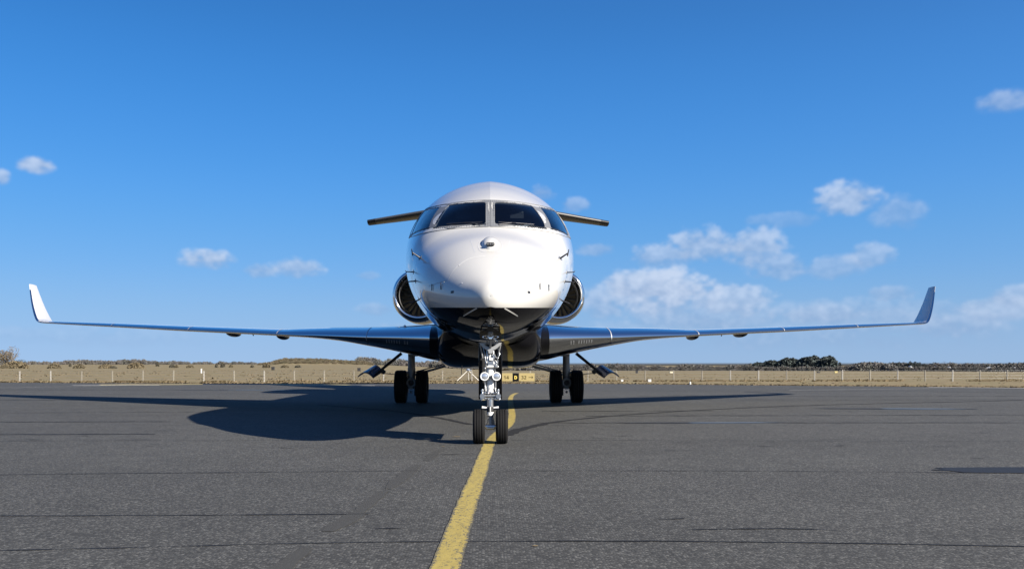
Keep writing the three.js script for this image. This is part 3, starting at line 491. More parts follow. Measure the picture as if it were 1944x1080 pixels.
{
  const fin = [[-18.5, 4.0], [-21.2, 4.6], [-24.6, 7.75], [-27.6, 7.85], [-26.6, 5.2], [-26.2, 3.8]];
  const sh = new THREE.Shape(fin.map((p) => new THREE.Vector2(-p[0], p[1]))), g = new THREE.ExtrudeGeometry(sh, { depth: 0.16, bevelEnabled: true, bevelSize: 0.1, bevelThickness: 0.08, bevelSegments: 4 });
  g.rotateY(Math.PI / 2); g.translate(-0.08, 0, 0);
  mesh('tail_fin', g, whitePaint, jet);
  const tail = part('tailplane', jet);
  const tp = (k, q) => { const t = q * q, c = lerp(2.6, 1.25, k / 5.4), h = 0.09 * c / 2.6 + 0.035; return V(k, 7.92 - 0.094 * k, -24.6 - 0.42 * k - c * t + 0).add(V(0, (q < 0 ? -1 : 1) * h * 1.35 * thick(t) + 0.02 * t, 0)); };
  for (const side of [-1, 1]) {
    const pc = (k0, k1, q0, q1, n, m) => gridGeo(n, m, (u, v) => { const p = tp(lerp(k0, k1, u), lerp(q0, q1, v)); p.x *= side; return p; });
    mesh('stabiliser_skin', [pc(0, 5.03, 0.3, 1, 16, 14), pc(0, 5.03, -1, -0.3, 16, 14)], std(0.02, 0.019, 0.018, { roughness: 0.35, specularIntensity: 0.5 }), tail);
    mesh('stabiliser_edge', pc(0, 5.03, -0.3, 0.3, 16, 20), std(0.075, 0.073, 0.07, { metalness: 0.4, roughness: 0.45 }), tail);
    mesh('stabiliser_tip', [pc(5.035, 5.4, -1, 1, 4, 30), gridGeo(14, 1, (u, v) => { const p = tp(5.4, v ? u : -u); p.x *= side; return p; })], dark, tail);
  }
}

// ---------------------------------------------------------------- landing gear
function tyre(r, w, rim, grooves) {                            // about the x axis
  const p = [[rim, -w * 0.36], [rim + 0.012, -w * 0.43], [lerp(rim, r, 0.5), -w * 0.5], [r * 0.93, -w * 0.47], [r * 0.975, -w * 0.38]];
  const n = 28; for (let i = 0; i <= n; i++) { const t = i / n, x = lerp(-w * 0.34, w * 0.34, t); let d = 0; for (const gq of grooves) if (Math.abs(x / w - gq) < 0.022) d = r * 0.035; p.push([r * (0.985 + 0.015 * (1 - (2 * t - 1) ** 2)) - d, x]); }
  p.push([r * 0.975, w * 0.38], [r * 0.93, w * 0.47], [lerp(rim, r, 0.5), w * 0.5], [rim + 0.012, w * 0.43], [rim, w * 0.36]);
  const g = lathe(p, 56); g.rotateZ(Math.PI / 2); return g;
}
function rimGeo(r, w) { const g = lathe([[0.001, -w * 0.2], [r * 0.4, -w * 0.22], [r * 0.62, -w * 0.12], [r * 0.9, -w * 0.3], [r * 1.03, -w * 0.37], [r * 1.03, w * 0.37], [r * 0.9, w * 0.3], [r * 0.62, w * 0.12], [r * 0.4, w * 0.22], [0.001, w * 0.2]], 40); g.rotateZ(Math.PI / 2); return g; }
function sag(g, y0) { const P = g.attributes.position; for (let i = 0; i < P.count; i++) { const y = P.getY(i) + y0; if (y < 0.004) { P.setY(i, 0.004 - y0); } } return g; }      // the tyre is flattened where it stands
{
  const ng = part('nose_gear', jet);
  const AY = 0.233, R = 0.238;
  for (const s of [-1, 1]) {
    const wh = mesh('tyre', sag(tyre(R, 0.165, 0.125, [-0.2, 0, 0.2]), AY), tyreMat, ng); wh.position.set(s * 0.157, AY, 0);
    const rm = mesh('rim', rimGeo(0.125, 0.165), gearWhite, ng); rm.position.set(s * 0.157, AY, 0);
  }
  mesh('axle', [rod(V(-0.21, AY, 0), V(0.21, AY, 0), 0.026), rod(V(-0.062, AY, 0), V(0.062, AY, 0), 0.045, 0.045, 20), box(0.1, 0.03, 0.05, 0, 0.215, 0.05), rod(V(-0.035, 0.215, 0.07), V(0.035, 0.215, 0.07), 0.012)], steel, ng);
  mesh('fork', [rod(V(0, 0.4, -0.01), V(0, 0.26, 0), 0.036, 0.05, 20), rod(V(-0.03, 0.36, 0.02), V(-0.055, 0.25, 0.015), 0.012), rod(V(0.03, 0.36, 0.02), V(0.055, 0.25, 0.015), 0.012)], gearGrey, ng);
  mesh('collar', [rod(V(0, 0.385, 0), V(0, 0.432, 0), 0.05, 0.05, 28)], gearWhite, ng);
  mesh('tow_lugs', [rod(V(-0.1, 0.49, 0.01), V(0.1, 0.49, 0.01), 0.013), rod(V(-0.115, 0.495, 0.01), V(-0.06, 0.49, 0.01), 0.019, 0.013), rod(V(0.115, 0.495, 0.01), V(0.06, 0.49, 0.01), 0.019, 0.013)], gearWhite, ng);
  mesh('piston', [rod(V(0, 0.43, 0), V(0, 0.66, -0.005), 0.046, 0.046, 32)], chrome, ng);
  mesh('piston_band', [rod(V(0, 0.437, 0), V(0, 0.505, 0), 0.0485, 0.0485, 32)], dark, ng);
  mesh('band_stripe', [box(0.014, 0.066, 0.01, 0, 0.471, 0.047)], gearWhite, ng);
  mesh('strut_cylinder', [rod(V(0, 0.7, -0.005), V(0, 1.02, -0.01), 0.051, 0.051, 36), rod(V(0, 1.02, -0.01), V(0, 1.22, -0.015), 0.045, 0.043, 28), rod(V(0, 0.755, -0.005), V(0, 0.772, -0.005), 0.056, 0.056, 36)], gearWhite, ng);
  mesh('steering_unit', [rod(V(0, 0.625, -0.005), V(0, 0.705, -0.005), 0.066, 0.062, 30), box(0.24, 0.02, 0.07, 0, 0.66, 0.03), box(0.2, 0.016, 0.05, 0, 0.69, 0.045), box(0.22, 0.02, 0.06, 0, 0.625, 0.03)], gearGrey, ng);
  mesh('steering_fittings', [...[-0.075, -0.03, 0.0, 0.045, 0.08].flatMap((x, i) => [ball(0.013, 0.013, 0.013, x, 0.7 - (i % 2) * 0.008, 0.075, 10), ball(0.011, 0.011, 0.011, x * 1.1 + 0.01, 0.617, 0.065, 10)]), rod(V(-0.09, 0.648, 0.072), V(0.09, 0.648, 0.072), 0.007), rod(V(-0.12, 0.603, 0.04), V(-0.07, 0.61, 0.04), 0.015), rod(V(0.14, 0.605, 0.04), V(0.07, 0.61, 0.04), 0.015)], chrome, ng);
  for (const s of [-1, 1]) mesh('steering_actuator', [rod(V(s * 0.11, 0.652, -0.03), V(s * 0.11, 0.652, 0.085), 0.034, 0.034, 24), rod(V(s * 0.108, 0.68, 0.06), V(s * 0.108, 0.745, 0.05), 0.014, 0.012), box(0.04, 0.02, 0.03, s * 0.108, 0.725, 0.055), rod(V(s * 0.115, 0.625, 0.06), V(s * 0.12, 0.6, 0.06), 0.016)], steel, ng);
  for (const s of [-1, 1]) {
    const L = part('landing_light', ng, [s * 0.081, 0.92, 0.09]);
    ng.remove(L);
    mesh('light_housing', [rod(V(s * 0.081, 0.915, -0.01), V(s * 0.081, 0.92, 0.1), 0.042, 0.056, 32, true)], gearGrey, ng);
    mesh('light_ring', (() => { const g = new THREE.TorusGeometry(0.0515, 0.0085, 14, 48); g.translate(s * 0.081, 0.92, 0.103); return g; })(), gearWhite, ng);
    mesh('light_lens', (() => { const g = new THREE.SphereGeometry(0.12, 28, 12, 0, Math.PI * 2, 0, 0.42); g.rotateX(Math.PI / 2); g.translate(s * 0.081, 0.92, -0.008); return g; })(), lensGlass, ng);
  }
  mesh('light_bracket', [box(0.13, 0.03, 0.05, 0, 0.9, 0.035), box(0.012, 0.14, 0.012, -0.074, 0.805, 0.03), box(0.012, 0.14, 0.012, 0.074, 0.805, 0.03), rod(V(-0.08, 0.745, 0.03), V(0.08, 0.745, 0.03), 0.007)], gearGrey, ng);
  mesh('upper_fittings', [box(0.075, 0.1, 0.05, 0, 1.08, 0.035), rod(V(-0.07, 1.045, 0.05), V(0.1, 1.045, 0.05), 0.013), box(0.05, 0.05, 0.05, 0.062, 1.065, 0.05), ball(0.016, 0.016, 0.016, -0.055, 1.105, 0.06, 12), ball(0.016, 0.016, 0.016, -0.075, 1.03, 0.06, 12), ball(0.017, 0.017, 0.017, 0.1, 1.05, 0.06, 12), box(0.06, 0.035, 0.04, 0, 1.16, 0.04), ball(0.014, 0.014, 0.014, 0.1, 1.17, 0.06, 12), box(0.03, 0.06, 0.03, 0.05, 1.19, 0.04)], steel, ng);
  mesh('bright_fittings', [box(0.05, 0.04, 0.04, 0.005, 1.155, 0.055), rod(V(-0.05, 1.05, 0.062), V(0.05, 1.05, 0.062), 0.012), box(0.045, 0.08, 0.03, 0.058, 1.1, 0.05), box(0.1, 0.022, 0.03, 0.015, 1.06, 0.06)], gearWhite, ng);
  mesh('hydraulic_hose', [hose([[0.1, 1.3, 0.02], [0.125, 1.22, 0.05], [0.09, 1.17, 0.06], [0.06, 1.2, 0.05]], 0.009), hose([[0.1, 1.17, 0.05], [0.1, 1.1, 0.05], [0.095, 1.05, 0.05]], 0.006), hose([[0.045, 1.14, 0.06], [0.085, 1.11, 0.07], [0.06, 1.06, 0.06]], 0.009), hose([[-0.1, 1.32, 0.0], [-0.08, 1.24, 0.03], [-0.07, 1.17, 0.05], [-0.06, 1.05, 0.05], [-0.075, 0.95, 0.03]], 0.007), hose([[-0.045, 1.3, 0.03], [-0.045, 1.2, 0.04], [-0.04, 1.12, 0.05]], 0.011), hose([[0.04, 1.3, 0.03], [0.042, 1.2, 0.045], [0.03, 1.12, 0.05]], 0.011), hose([[0.062, 1.03, 0.03], [0.07, 0.98, 0.02], [0.072, 0.86, 0.02]], 0.006), hose([[-0.066, 0.9, 0.02], [-0.066, 0.8, 0.02], [-0.06, 0.72, 0.05]], 0.006), hose([[0.066, 0.9, 0.02], [0.067, 0.8, 0.02], [0.07, 0.72, 0.05]], 0.006)], steel, ng);
  // yoke and drag brace up into the bay
  const yoke = new THREE.Shape(); yoke.moveTo(-0.148, 1.375); yoke.lineTo(0.148, 1.375); yoke.quadraticCurveTo(0.1, 1.3, 0.03, 1.275); yoke.lineTo(0.02, 1.235); yoke.lineTo(-0.02, 1.235); yoke.lineTo(-0.03, 1.275); yoke.quadraticCurveTo(-0.1, 1.3, -0.148, 1.375);
  const yh = new THREE.Path(); yh.moveTo(-0.085, 1.362); yh.quadraticCurveTo(-0.05, 1.315, 0, 1.312); yh.quadraticCurveTo(0.05, 1.315, 0.085, 1.362); yoke.holes.push(yh);
  mesh('brace_yoke', (() => { const g = new THREE.ExtrudeGeometry(yoke, { depth: 0.04, bevelEnabled: true, bevelSize: 0.006, bevelThickness: 0.006, bevelSegments: 2 }); g.translate(0, 0, 0.05); return g; })(), std(0.33, 0.335, 0.34, { roughness: 0.4, metalness: 0.4 }), ng);
  mesh('door_link', [rod(V(-0.14, 1.355, 0.07), V(-0.105, 1.17, 0.03), 0.011), rod(V(0.14, 1.355, 0.07), V(0.105, 1.2, 0.03), 0.011)], gearGrey, ng);
  mesh('drag_brace', [rod(V(0, 1.3, 0.05), V(0, 1.5, 0.62), 0.018, 0.014), rod(V(-0.05, 1.36, 0.05), V(-0.02, 1.5, 0.62), 0.01), rod(V(0.05, 1.36, 0.05), V(0.02, 1.5, 0.62), 0.01)], gearGrey, ng);
  mesh('brace_ears', [...[-1, 1].map((s) => { const g = new THREE.TorusGeometry(0.028, 0.008, 10, 28); g.scale(1.3, 0.6, 1); g.translate(s * 0.062, 1.445, 0.47); return g; }), box(0.06, 0.04, 0.04, 0, 1.478, 0.48), box(0.045, 0.03, 0.04, 0, 1.43, 0.47), ball(0.016, 0.016, 0.016, -0.018, 1.49, 0.5, 10), ball(0.016, 0.016, 0.016, 0.018, 1.49, 0.5, 10), rod(V(0.04, 1.43, 0.47), V(0.09, 1.385, 0.3), 0.011)], chrome, ng);
  for (const s of [-1, 1]) mesh('gear_door', [box(0.022, 0.78, 0.95, s * 0.15, 0.995, -0.5, 0, 0, 0, 0.008)], blackPaint, ng);
  mesh('leg_door', [box(0.28, 0.76, 0.02, 0, 1.0, -0.16, 0, 0, 0, 0.006)], dark, ng);
  mesh('gear_bay_shade_sheet', gridGeo(30, 8, (u, v) => { const z = lerp(0.62, -0.9, u), q = Math.sqrt(TIP - z), x = (v - 0.5) * 2 * lerp(0.04, 0.15, sstep(0, 0.5, u)); return V(x, fM(q) - (fM(q) - fB(q)) * Math.sqrt(Math.max(0, 1 - (x / fW(q)) ** 2)) - 0.004, z); }), dark, ng);  // flush dark sheet on the belly, colour stands for shade in the bay
}
for (const s of [-1, 1]) {
  const mg = part('main_gear', jet, [s * 2.17, 0, -12.47]);
  mg.userData.label = s < 0 ? 'main landing gear on the left of the photo' : 'main landing gear on the right of the photo';
  const R = 0.46, AY = 0.452, seg = (g, o) => g;
  for (const k of [-1, 1]) {
    const t = mesh('tyre', sag(tyre(R, 0.33, 0.24, [-0.24, -0.08, 0.08, 0.24]), AY), tyreMat, mg); t.position.set(k * 0.295, AY, 0);
    const r = mesh('rim', rimGeo(0.24, 0.33), gearGrey, mg); r.position.set(k * 0.295, AY, 0);
    mesh('brake_pack', [rod(V(k * 0.09, AY, 0), V(k * 0.2, AY, 0), 0.17, 0.17, 24), box(0.06, 0.12, 0.08, k * 0.12, 0.26, 0.13), ball(0.02, 0.02, 0.02, k * 0.13, 0.47, 0.2, 8)], dark, mg);
  }
  mesh('axle', [rod(V(-0.36, AY, 0), V(0.36, AY, 0), 0.06)], gearGrey, mg);
  mesh('strut', [rod(V(0, 1.55, 0), V(0, 0.95, 0), 0.095, 0.1, 28), rod(V(0, 0.97, 0), V(0, 0.66, 0.01), 0.11, 0.105, 28), rod(V(0, 0.7, 0.01), V(0, 0.46, 0.02), 0.08, 0.09, 24), box(0.05, 0.03, 0.02, 0, 1.2, 0.097), box(0.05, 0.03, 0.02, 0, 1.1, 0.1), box(0.3, 0.07, 0.1, -s * 0.06, 1.33, 0.06)], gearGrey, mg);
  mesh('axle_ring', (() => { const g = new THREE.TorusGeometry(0.11, 0.036, 14, 36); g.scale(1, 1, 1.6); g.translate(0, 0.555, 0.13); return [g, rod(V(0, 0.555, -0.02), V(0, 0.555, 0.1), 0.14, 0.13, 28), box(0.06, 0.14, 0.1, -0.125, 0.5, 0.1), box(0.06, 0.14, 0.1, 0.125, 0.5, 0.1), box(0.1, 0.05, 0.1, 0, 0.4, 0.12), ball(0.035, 0.035, 0.03, 0, 0.3, 0.12, 10)]; })(), std(0.26, 0.265, 0.27, { roughness: 0.45, metalness: 0.2 }), mg);
  mesh('bore_shade_disc', [rod(V(0, 0.555, 0.09), V(0, 0.555, 0.112), 0.08, 0.08, 24)], dark, mg);  // solid dark disc, the shade inside the hole is put in its colour
  mesh('side_brace', [rod(V(-s * 0.08, 0.78, 0.02), V(-s * 0.95, 1.02, 0.1), 0.038, 0.03), rod(V(-s * 0.08, 0.85, 0.02), V(-s * 0.9, 1.08, 0.05), 0.016)], gearGrey, mg);
  mesh('door_lever', [rod(V(s * 0.05, 0.84, 0.05), V(s * 0.42, 0.78, 0.1), 0.05, 0.022), rod(V(s * 0.42, 0.79, 0.1), V(s * 0.82, 0.83, 0.15), 0.011), rod(V(s * 0.05, 0.74, 0.05), V(s * 0.4, 0.76, 0.1), 0.02)], gearGrey, mg);
  mesh('door_arm', [rod(V(s * 0.28, 1.38, 0.0), V(s * 0.98, 0.79, 0.2), 0.045, 0.035), box(0.16, 0.12, 0.08, s * 0.79, 0.88, 0.15, 0, 0, s * 0.7)], dark, mg);
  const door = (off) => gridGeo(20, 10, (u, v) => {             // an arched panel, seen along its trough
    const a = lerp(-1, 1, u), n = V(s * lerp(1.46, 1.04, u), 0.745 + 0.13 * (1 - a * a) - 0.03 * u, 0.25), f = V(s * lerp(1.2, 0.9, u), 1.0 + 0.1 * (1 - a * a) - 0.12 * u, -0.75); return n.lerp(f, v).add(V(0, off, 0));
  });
  mesh('gear_door', [door(0), door(-0.035), gridGeo(20, 1, (u, v) => { const a = lerp(-1, 1, u); return V(s * lerp(1.46, 1.04, u), 0.745 + 0.13 * (1 - a * a) - 0.03 * u - 0.035 * v, 0.25); })], std(0.02, 0.045, 0.11, { roughness: 0.2, specularIntensity: 0.6 }), mg);  // blue of the reflected sky is put into the base colour
}

// ---------------------------------------------------------------- the field: fence, sign, markers
const polar = (az, r) => { const a = az * Math.PI / 180, x = -0.035 + Math.sin(a) * r, z = 11.9 - Math.cos(a) * r; return V(x, terr(x, z), z); };
{
  const f = thing('wire_fence', 'low wire fence on pale posts between the taxiway and the heath', 'fence'), A = V(-27.66, 0, -40.12), B = V(32.75, 0, -42.01), n = 34;
  const postGeo = [0, 1, 2].map((i) => new RoundedBoxGeometry(0.066 + 0.006 * i, 0.86, 0.066, 2, 0.012)), postMat = [std(0.22, 0.2, 0.16, { roughness: 0.9 }), std(0.27, 0.255, 0.225, { roughness: 0.9 }), std(0.19, 0.172, 0.136, { roughness: 0.9 })];
  for (let i = -4; i <= n + 4; i++) { const p = A.clone().lerp(B, i / n), k = Math.floor(rnd() * 3), m = mesh('post', postGeo[k], postMat[Math.floor(rnd() * 3)], f); m.position.set(p.x, 0.24 + rr(-0.015, 0.015), p.z); m.rotation.set(rr(-0.015, 0.015), rr(-0.1, 0.1), rr(-0.02, 0.02)); }
  for (const y of [0.16, 0.34, 0.52, 0.65]) { const a = A.clone().lerp(B, -4 / n).setY(y), b = A.clone().lerp(B, 1 + 4 / n).setY(y); mesh('wire', rod(a.add(V(0, 0, 0.05)), b.add(V(0, 0, 0.05)), 0.004, 0.004, 5, false), steel, f); }
}
{
  const s = thing('taxiway_sign', 'yellow and black direction sign with arrows behind the nose gear', 'sign', [1.5, 0, -40]);
  const panel = (name, x0, x1, text, fg, bg, label) => {
    const w = x1 - x0, h = 0.49, c = document.createElement('canvas'); c.width = Math.round(w * 420); c.height = Math.round(h * 420);
    const g = c.getContext('2d'); g.fillStyle = bg; g.fillRect(0, 0, c.width, c.height); g.fillStyle = fg; g.strokeStyle = fg; g.font = 'bold ' + Math.round(c.height * 0.62) + 'px sans-serif'; g.textAlign = 'center'; g.textBaseline = 'middle'; text(g, c.width, c.height);
    const t = new THREE.CanvasTexture(c); t.colorSpace = THREE.SRGBColorSpace;
    const face = new THREE.PlaneGeometry(w - 0.03, h - 0.03), m = std(0.8, 0.8, 0.8, { map: t, roughness: 0.7, specularIntensity: 0.3 }), back = mesh(name, box(w - 0.006, h, 0.08, (x0 + x1) / 2, 0.275, 0, 0, 0, 0, 0.012), std(...(bg === '#0a0a0a' ? [0.01, 0.01, 0.01] : [0.3, 0.25, 0.1]), { roughness: 0.6 }), s);
    if (label) back.userData.label = label;
    const fm = mesh('face', face, m, back); fm.position.set((x0 + x1) / 2, 0.275, 0.0435);
  };
  const arrow = (g, x0, x1, y, d, h) => { g.lineWidth = h * 0.075; g.lineJoin = 'miter'; g.beginPath(); g.moveTo(x0, y); g.lineTo(x1, y); g.stroke(); const tip = d > 0 ? x1 : x0, k = h * 0.14; g.beginPath(); g.moveTo(tip - d * k, y - k); g.lineTo(tip, y); g.lineTo(tip - d * k, y + k); g.stroke(); };
  panel('sign_panel', -1.25, -0.06, (g, w, h) => { g.fillText('14', w * 0.69, h * 0.54); arrow(g, w * 0.1, w * 0.42, h * 0.52, -1, h); }, '#3a3312', '#a8986a');
  panel('sign_panel', -0.06, 0.32, (g, w, h) => { g.fillText('D', w * 0.5, h * 0.54); }, '#e8cf6a', '#0a0a0a', 'black panel with a yellow letter');
  panel('sign_panel', 0.32, 1.26, (g, w, h) => { g.fillText('32', w * 0.31, h * 0.54); arrow(g, w * 0.62, w * 0.9, h * 0.52, 1, h); }, '#3a3312', '#a8986a');
  for (const x of [-1, -0.2, 0.5, 1.1]) mesh('leg', rod(V(x, -0.02, 0), V(x, 0.05, 0), 0.03), steel, s);
}
{
  const t = thing('tripod_mast', 'white three-legged mast standing behind the taxiway left of the nose gear', 'mast', [-1.27, 0, -42.6]);
  for (const [x, z] of [[-0.72, 0.2], [0.02, -0.45], [0.72, 0.2]]) mesh('leg', rod(V(x, -0.02, z), V(0, 0.68, 0), 0.022, 0.018), std(0.62, 0.6, 0.54), t);
  mesh('mast_head', [ball(0.12, 0.07, 0.1, 0, 0.7, 0, 14), box(0.3, 0.06, 0.12, 0.06, 0.68, 0)], std(0.16, 0.19, 0.25), t);
}
const markerBox = (name, label, cat, az, r, w, h, mat, group) => { const p = polar(az, r), o = thing(name, label, cat, [p.x, p.y, p.z], group); mesh('block', box(w, h * 0.8, w * 0.7, 0, h * 0.4, 0), mat, o); mesh('cap', box(w * 1.1, h * 0.2, w * 0.8, 0, h * 0.9, 0), mat, o); return o; };
const whiteMark = std(0.55, 0.55, 0.53), blackMark = std(0.02, 0.02, 0.022), yellowMark = std(0.45, 0.37, 0.15);
markerBox('edge_marker', 'small white ground marker right of the right main gear door', 'marker', 8.82, 52.6, 0.14, 0.14, whiteMark);
markerBox('edge_marker', 'larger white ground marker at the foot of the fence', 'marker', 10.6, 52.6, 0.19, 0.16, whiteMark);
markerBox('marker_post', 'short white post beyond the fence on the left', 'post', -18.1, 100, 0.13, 0.5, whiteMark);
markerBox('field_box', 'black box standing on the heath behind the left wing', 'box', -13.8, 150, 0.5, 0.55, blackMark);
markerBox('field_box', 'black box on the heath beside the left main gear door', 'box', -8.4, 120, 0.42, 0.45, blackMark);
markerBox('field_box', 'dark box beyond the fence right of the right main gear', 'box', 9.78, 190, 0.5, 0.55, blackMark);
markerBox('field_sign', 'small cream sign beyond the fence right of the jet', 'sign', 12.0, 190, 0.75, 0.35, std(0.6, 0.55, 0.4));
markerBox('field_sign', 'small yellow sign beyond the fence below the pine wood', 'sign', 22.05, 190, 0.62, 0.4, yellowMark);
markerBox('field_box', 'low dark box beyond the fence below the pine wood', 'box', 21.05, 185, 0.6, 0.3, blackMark);
{ const p = polar(13.2, 46), o = thing('edge_light', 'small white edge light with a thin whip on the grass verge', 'light', [p.x, -0.01, p.z]); mesh('lamp_body', [rod(V(0, 0, 0), V(0, 0.09, 0), 0.05, 0.04), ball(0.04, 0.05, 0.04, 0, 0.11, 0, 12)], whiteMark, o); mesh('whip', rod(V(0, 0.1, 0), V(0, 0.32, 0), 0.008, 0.005), steel, o); }

// ---------------------------------------------------------------- vegetation
function leafMass(n, size, shape) {                            // n small faces spread through a volume; shape() gives points in metres
  const pos = [], nor = [];
  for (let i = 0; i < n; i++) {
    const c = shape(), d = V(rr(-1, 1), rr(-0.6, 1), rr(-1, 1)).normalize(), e = V(rr(-1, 1), rr(-1, 1), rr(-1, 1)).cross(d).normalize(), f = d.clone().cross(e), s = size * rr(0.6, 1.4);
    const A = c.clone().addScaledVector(e, s), B = c.clone().addScaledVector(e, -s * 0.5).addScaledVector(f, s * 0.7), C = c.clone().addScaledVector(e, -s * 0.5).addScaledVector(f, -s * 0.7);
    for (const q of [A, B, C]) { pos.push(q.x, q.y, q.z); nor.push(d.x, d.y, d.z); }
    const n1 = B.clone().sub(A).cross(C.clone().sub(A)); if (n1.dot(d) < 0) { const k = pos.length - 6; for (let j = 0; j < 3; j++) { const t = pos[k + j]; pos[k + j] = pos[k + 3 + j]; pos[k + 3 + j] = t; } }
  }
  const g = new THREE.BufferGeometry(); g.setAttribute('position', new THREE.Float32BufferAttribute(pos, 3)); g.setAttribute('normal', new THREE.Float32BufferAttribute(nor, 3)); return g;
}
const dome = (w, h, d) => () => { for (;;) { const x = rr(-1, 1), y = rr(0, 1), z = rr(-1, 1), r = Math.hypot(x, y, z); if (r < 1 && r > 0.35 && rnd() < 0.4 + 0.6 * vnoise(x * 3 + 9, y * 3 + z * 3 + 9, 2)) return V(x * w, y * h, z * d); } };
const orb = (w, h, y0) => () => { for (;;) { const x = rr(-1, 1), y = rr(-1, 1), z = rr(-1, 1), r = Math.hypot(x, y, z); if (r < 1 && rnd() < 0.25 + 0.75 * vnoise(x * 2.6 + 9, y * 2.6 + z * 2.6 + 9, 4)) return V(x * w, y0 + y * h, z * w); } };
const bushMat = [std(0.115, 0.092, 0.054, { roughness: 1 }), std(0.098, 0.081, 0.049, { roughness: 1 }), std(0.07, 0.064, 0.046, { roughness: 1 })], twig = std(0.12, 0.1, 0.08, { roughness: 1 });
const darkLeaf = std(0.05, 0.055, 0.05, { roughness: 1 });
for (const [px, r, w, h, k, lab] of [[28, 245, 6.2, 1.9, 0, 'widest tan bush at the far left of the heath'], [8, 240, 2.4, 0.8, 1, 'low tan bush at the left picture edge'], [102, 215, 3.0, 1.25, 1, 'rounded tan bush above the second fence post'], [149, 215, 2.7, 1.1, 1, 'rounded tan bush above the third fence post'], [200, 235, 3.6, 1.0, 0, 'low spreading bush above the fourth fence post'], [215, 230, 1.6, 0.6, 2, 'small dark bush beside the low spreading bush'], [257, 225, 4.0, 1.5, 0, 'broad tan bush above the fifth fence post'], [326, 245, 1.6, 1.0, 2, 'small dark bush right of the broad tan bush'], [334, 240, 1.0, 0.8, 1, 'tiny bush next to a small dark bush'], [360, 235, 2.0, 0.75, 1, 'low bush left of the white marker post'], [410, 240, 0.9, 0.9, 2, 'slim dark bush right of the white marker post'], [422, 250, 1.3, 1.5, 2, 'taller dark bush right of the white marker post'], [438, 245, 1.1, 0.8, 1, 'small round bush beside the taller dark bush'], [505, 230, 2.0, 1.2, 1, 'brown bush left of the black box behind the wing'], [478, 240, 1.0, 0.7, 2, 'tiny dark bush left of the brown bush'], [540, 235, 2.2, 0.7, 1, 'low brown bush right of the black box behind the wing'], [565, 240, 1.8, 0.7, 2, 'low dark bush under the scrub-covered mound'], [132, 330, 0.9, 1.3, 2, 'thin dark shrub between two rounded tan bushes'], [298, 330, 1.3, 1.8, 2, 'thin bare shrub far out beyond the fence']]) {
  const az = Math.atan((px - 972) / 1650) * 180 / Math.PI + 1.597, p = polar(az, r), b = thing('bush', lab, 'bush', [p.x, p.y - 0.03, p.z], 'bushes on the heath');
  mesh('foliage', leafMass(Math.round(500 + w * 160), 0.13 + 0.018 * w, dome(w / 2, h, w / 2.4)), bushMat[k], b);
  mesh('stem', [0, 1, 2, 3].map((i) => rod(V(rr(-0.1, 0.1), -0.05, 0), V(rr(-0.4, 0.4) * w * 0.6, h * 0.75, rr(-0.3, 0.3)), 0.05, 0.02, 6)), twig, b);
}
function branches(base, dir, len, r, depth, out) {
  const end = base.clone().addScaledVector(dir, len); out.push(rod(base, end, r, r * 0.62, depth > 2 ? 7 : 4, false));
  if (depth <= 0) return;
  const n = depth > 2 ? 4 : 3;
  for (let i = 0; i < n; i++) branches(base.clone().lerp(end, rr(0.55, 1)), dir.clone().add(V(rr(-0.75, 0.75), rr(-0.1, 0.6), rr(-0.75, 0.75))).normalize(), len * rr(0.6, 0.82), r * 0.58, depth - 1, out);
}
function tree(name, label, az, r, h, crownW, mat, bare, trunkH = 0.3) {
  const p = polar(az, r), t = thing(name, label, 'tree', [p.x, p.y - 0.05, p.z], 'trees on the horizon'), out = [];
  branches(V(0, 0, 0), V(0, 1, 0), h * trunkH, h * 0.025, bare ? 4 : 2, out);
  mesh('trunk', out, twig, t);
  mesh('crown', leafMass(bare ? 420 : 900, (bare ? 0.022 : 0.04) * h, orb(crownW / 2, h * (1 - trunkH * 0.7) / 2, h * (0.5 + trunkH * 0.35))), mat, t);
}
const P2A = (px) => Math.atan((px - 972) / 1650) * 180 / Math.PI + 1.597;
const barkGrey = std(0.12, 0.106, 0.09, { roughness: 1 }), ochre = std(0.11, 0.084, 0.046, { roughness: 1 });
tree('broad_tree', 'ochre brown leafy tree at the far left edge of the horizon', P2A(2), 400, 6.6, 7.5, ochre, false);
tree('broad_tree', 'grey brown tree beside the ochre tree at the left edge', P2A(12), 405, 6.0, 6, barkGrey, false);
tree('bare_tree', 'tall bare tree with pale twigs near the left edge', P2A(22), 395, 8.3, 5.5, barkGrey, true);
tree('broad_tree', 'low dark tree right of the tall bare tree', P2A(38), 410, 2.9, 4.5, darkLeaf, false, 0.15);
tree('broad_tree', 'small dark domed tree on the horizon behind the left wing', P2A(443), 700, 3, 4, darkLeaf, false, 0.15);
tree('broad_tree', 'round dark tree standing alone right of the pine wood', P2A(1595), 880, 6.6, 8, darkLeaf, false, 0.2);
tree('bare_tree', 'bare tree rising above the right hedge behind the wing', P2A(1244), 880, 6.4, 5, barkGrey, true);
tree('bare_tree', 'second bare tree beside another above the right hedge', P2A(1253), 890, 6.2, 5, barkGrey, true);
tree('bare_tree', 'pale bare tree among houses on the far right', P2A(1794), 870, 9.0, 7, barkGrey, true);
tree('bare_tree', 'slender bare tree farthest right above the houses', P2A(1843), 880, 7.8, 6, barkGrey, true);
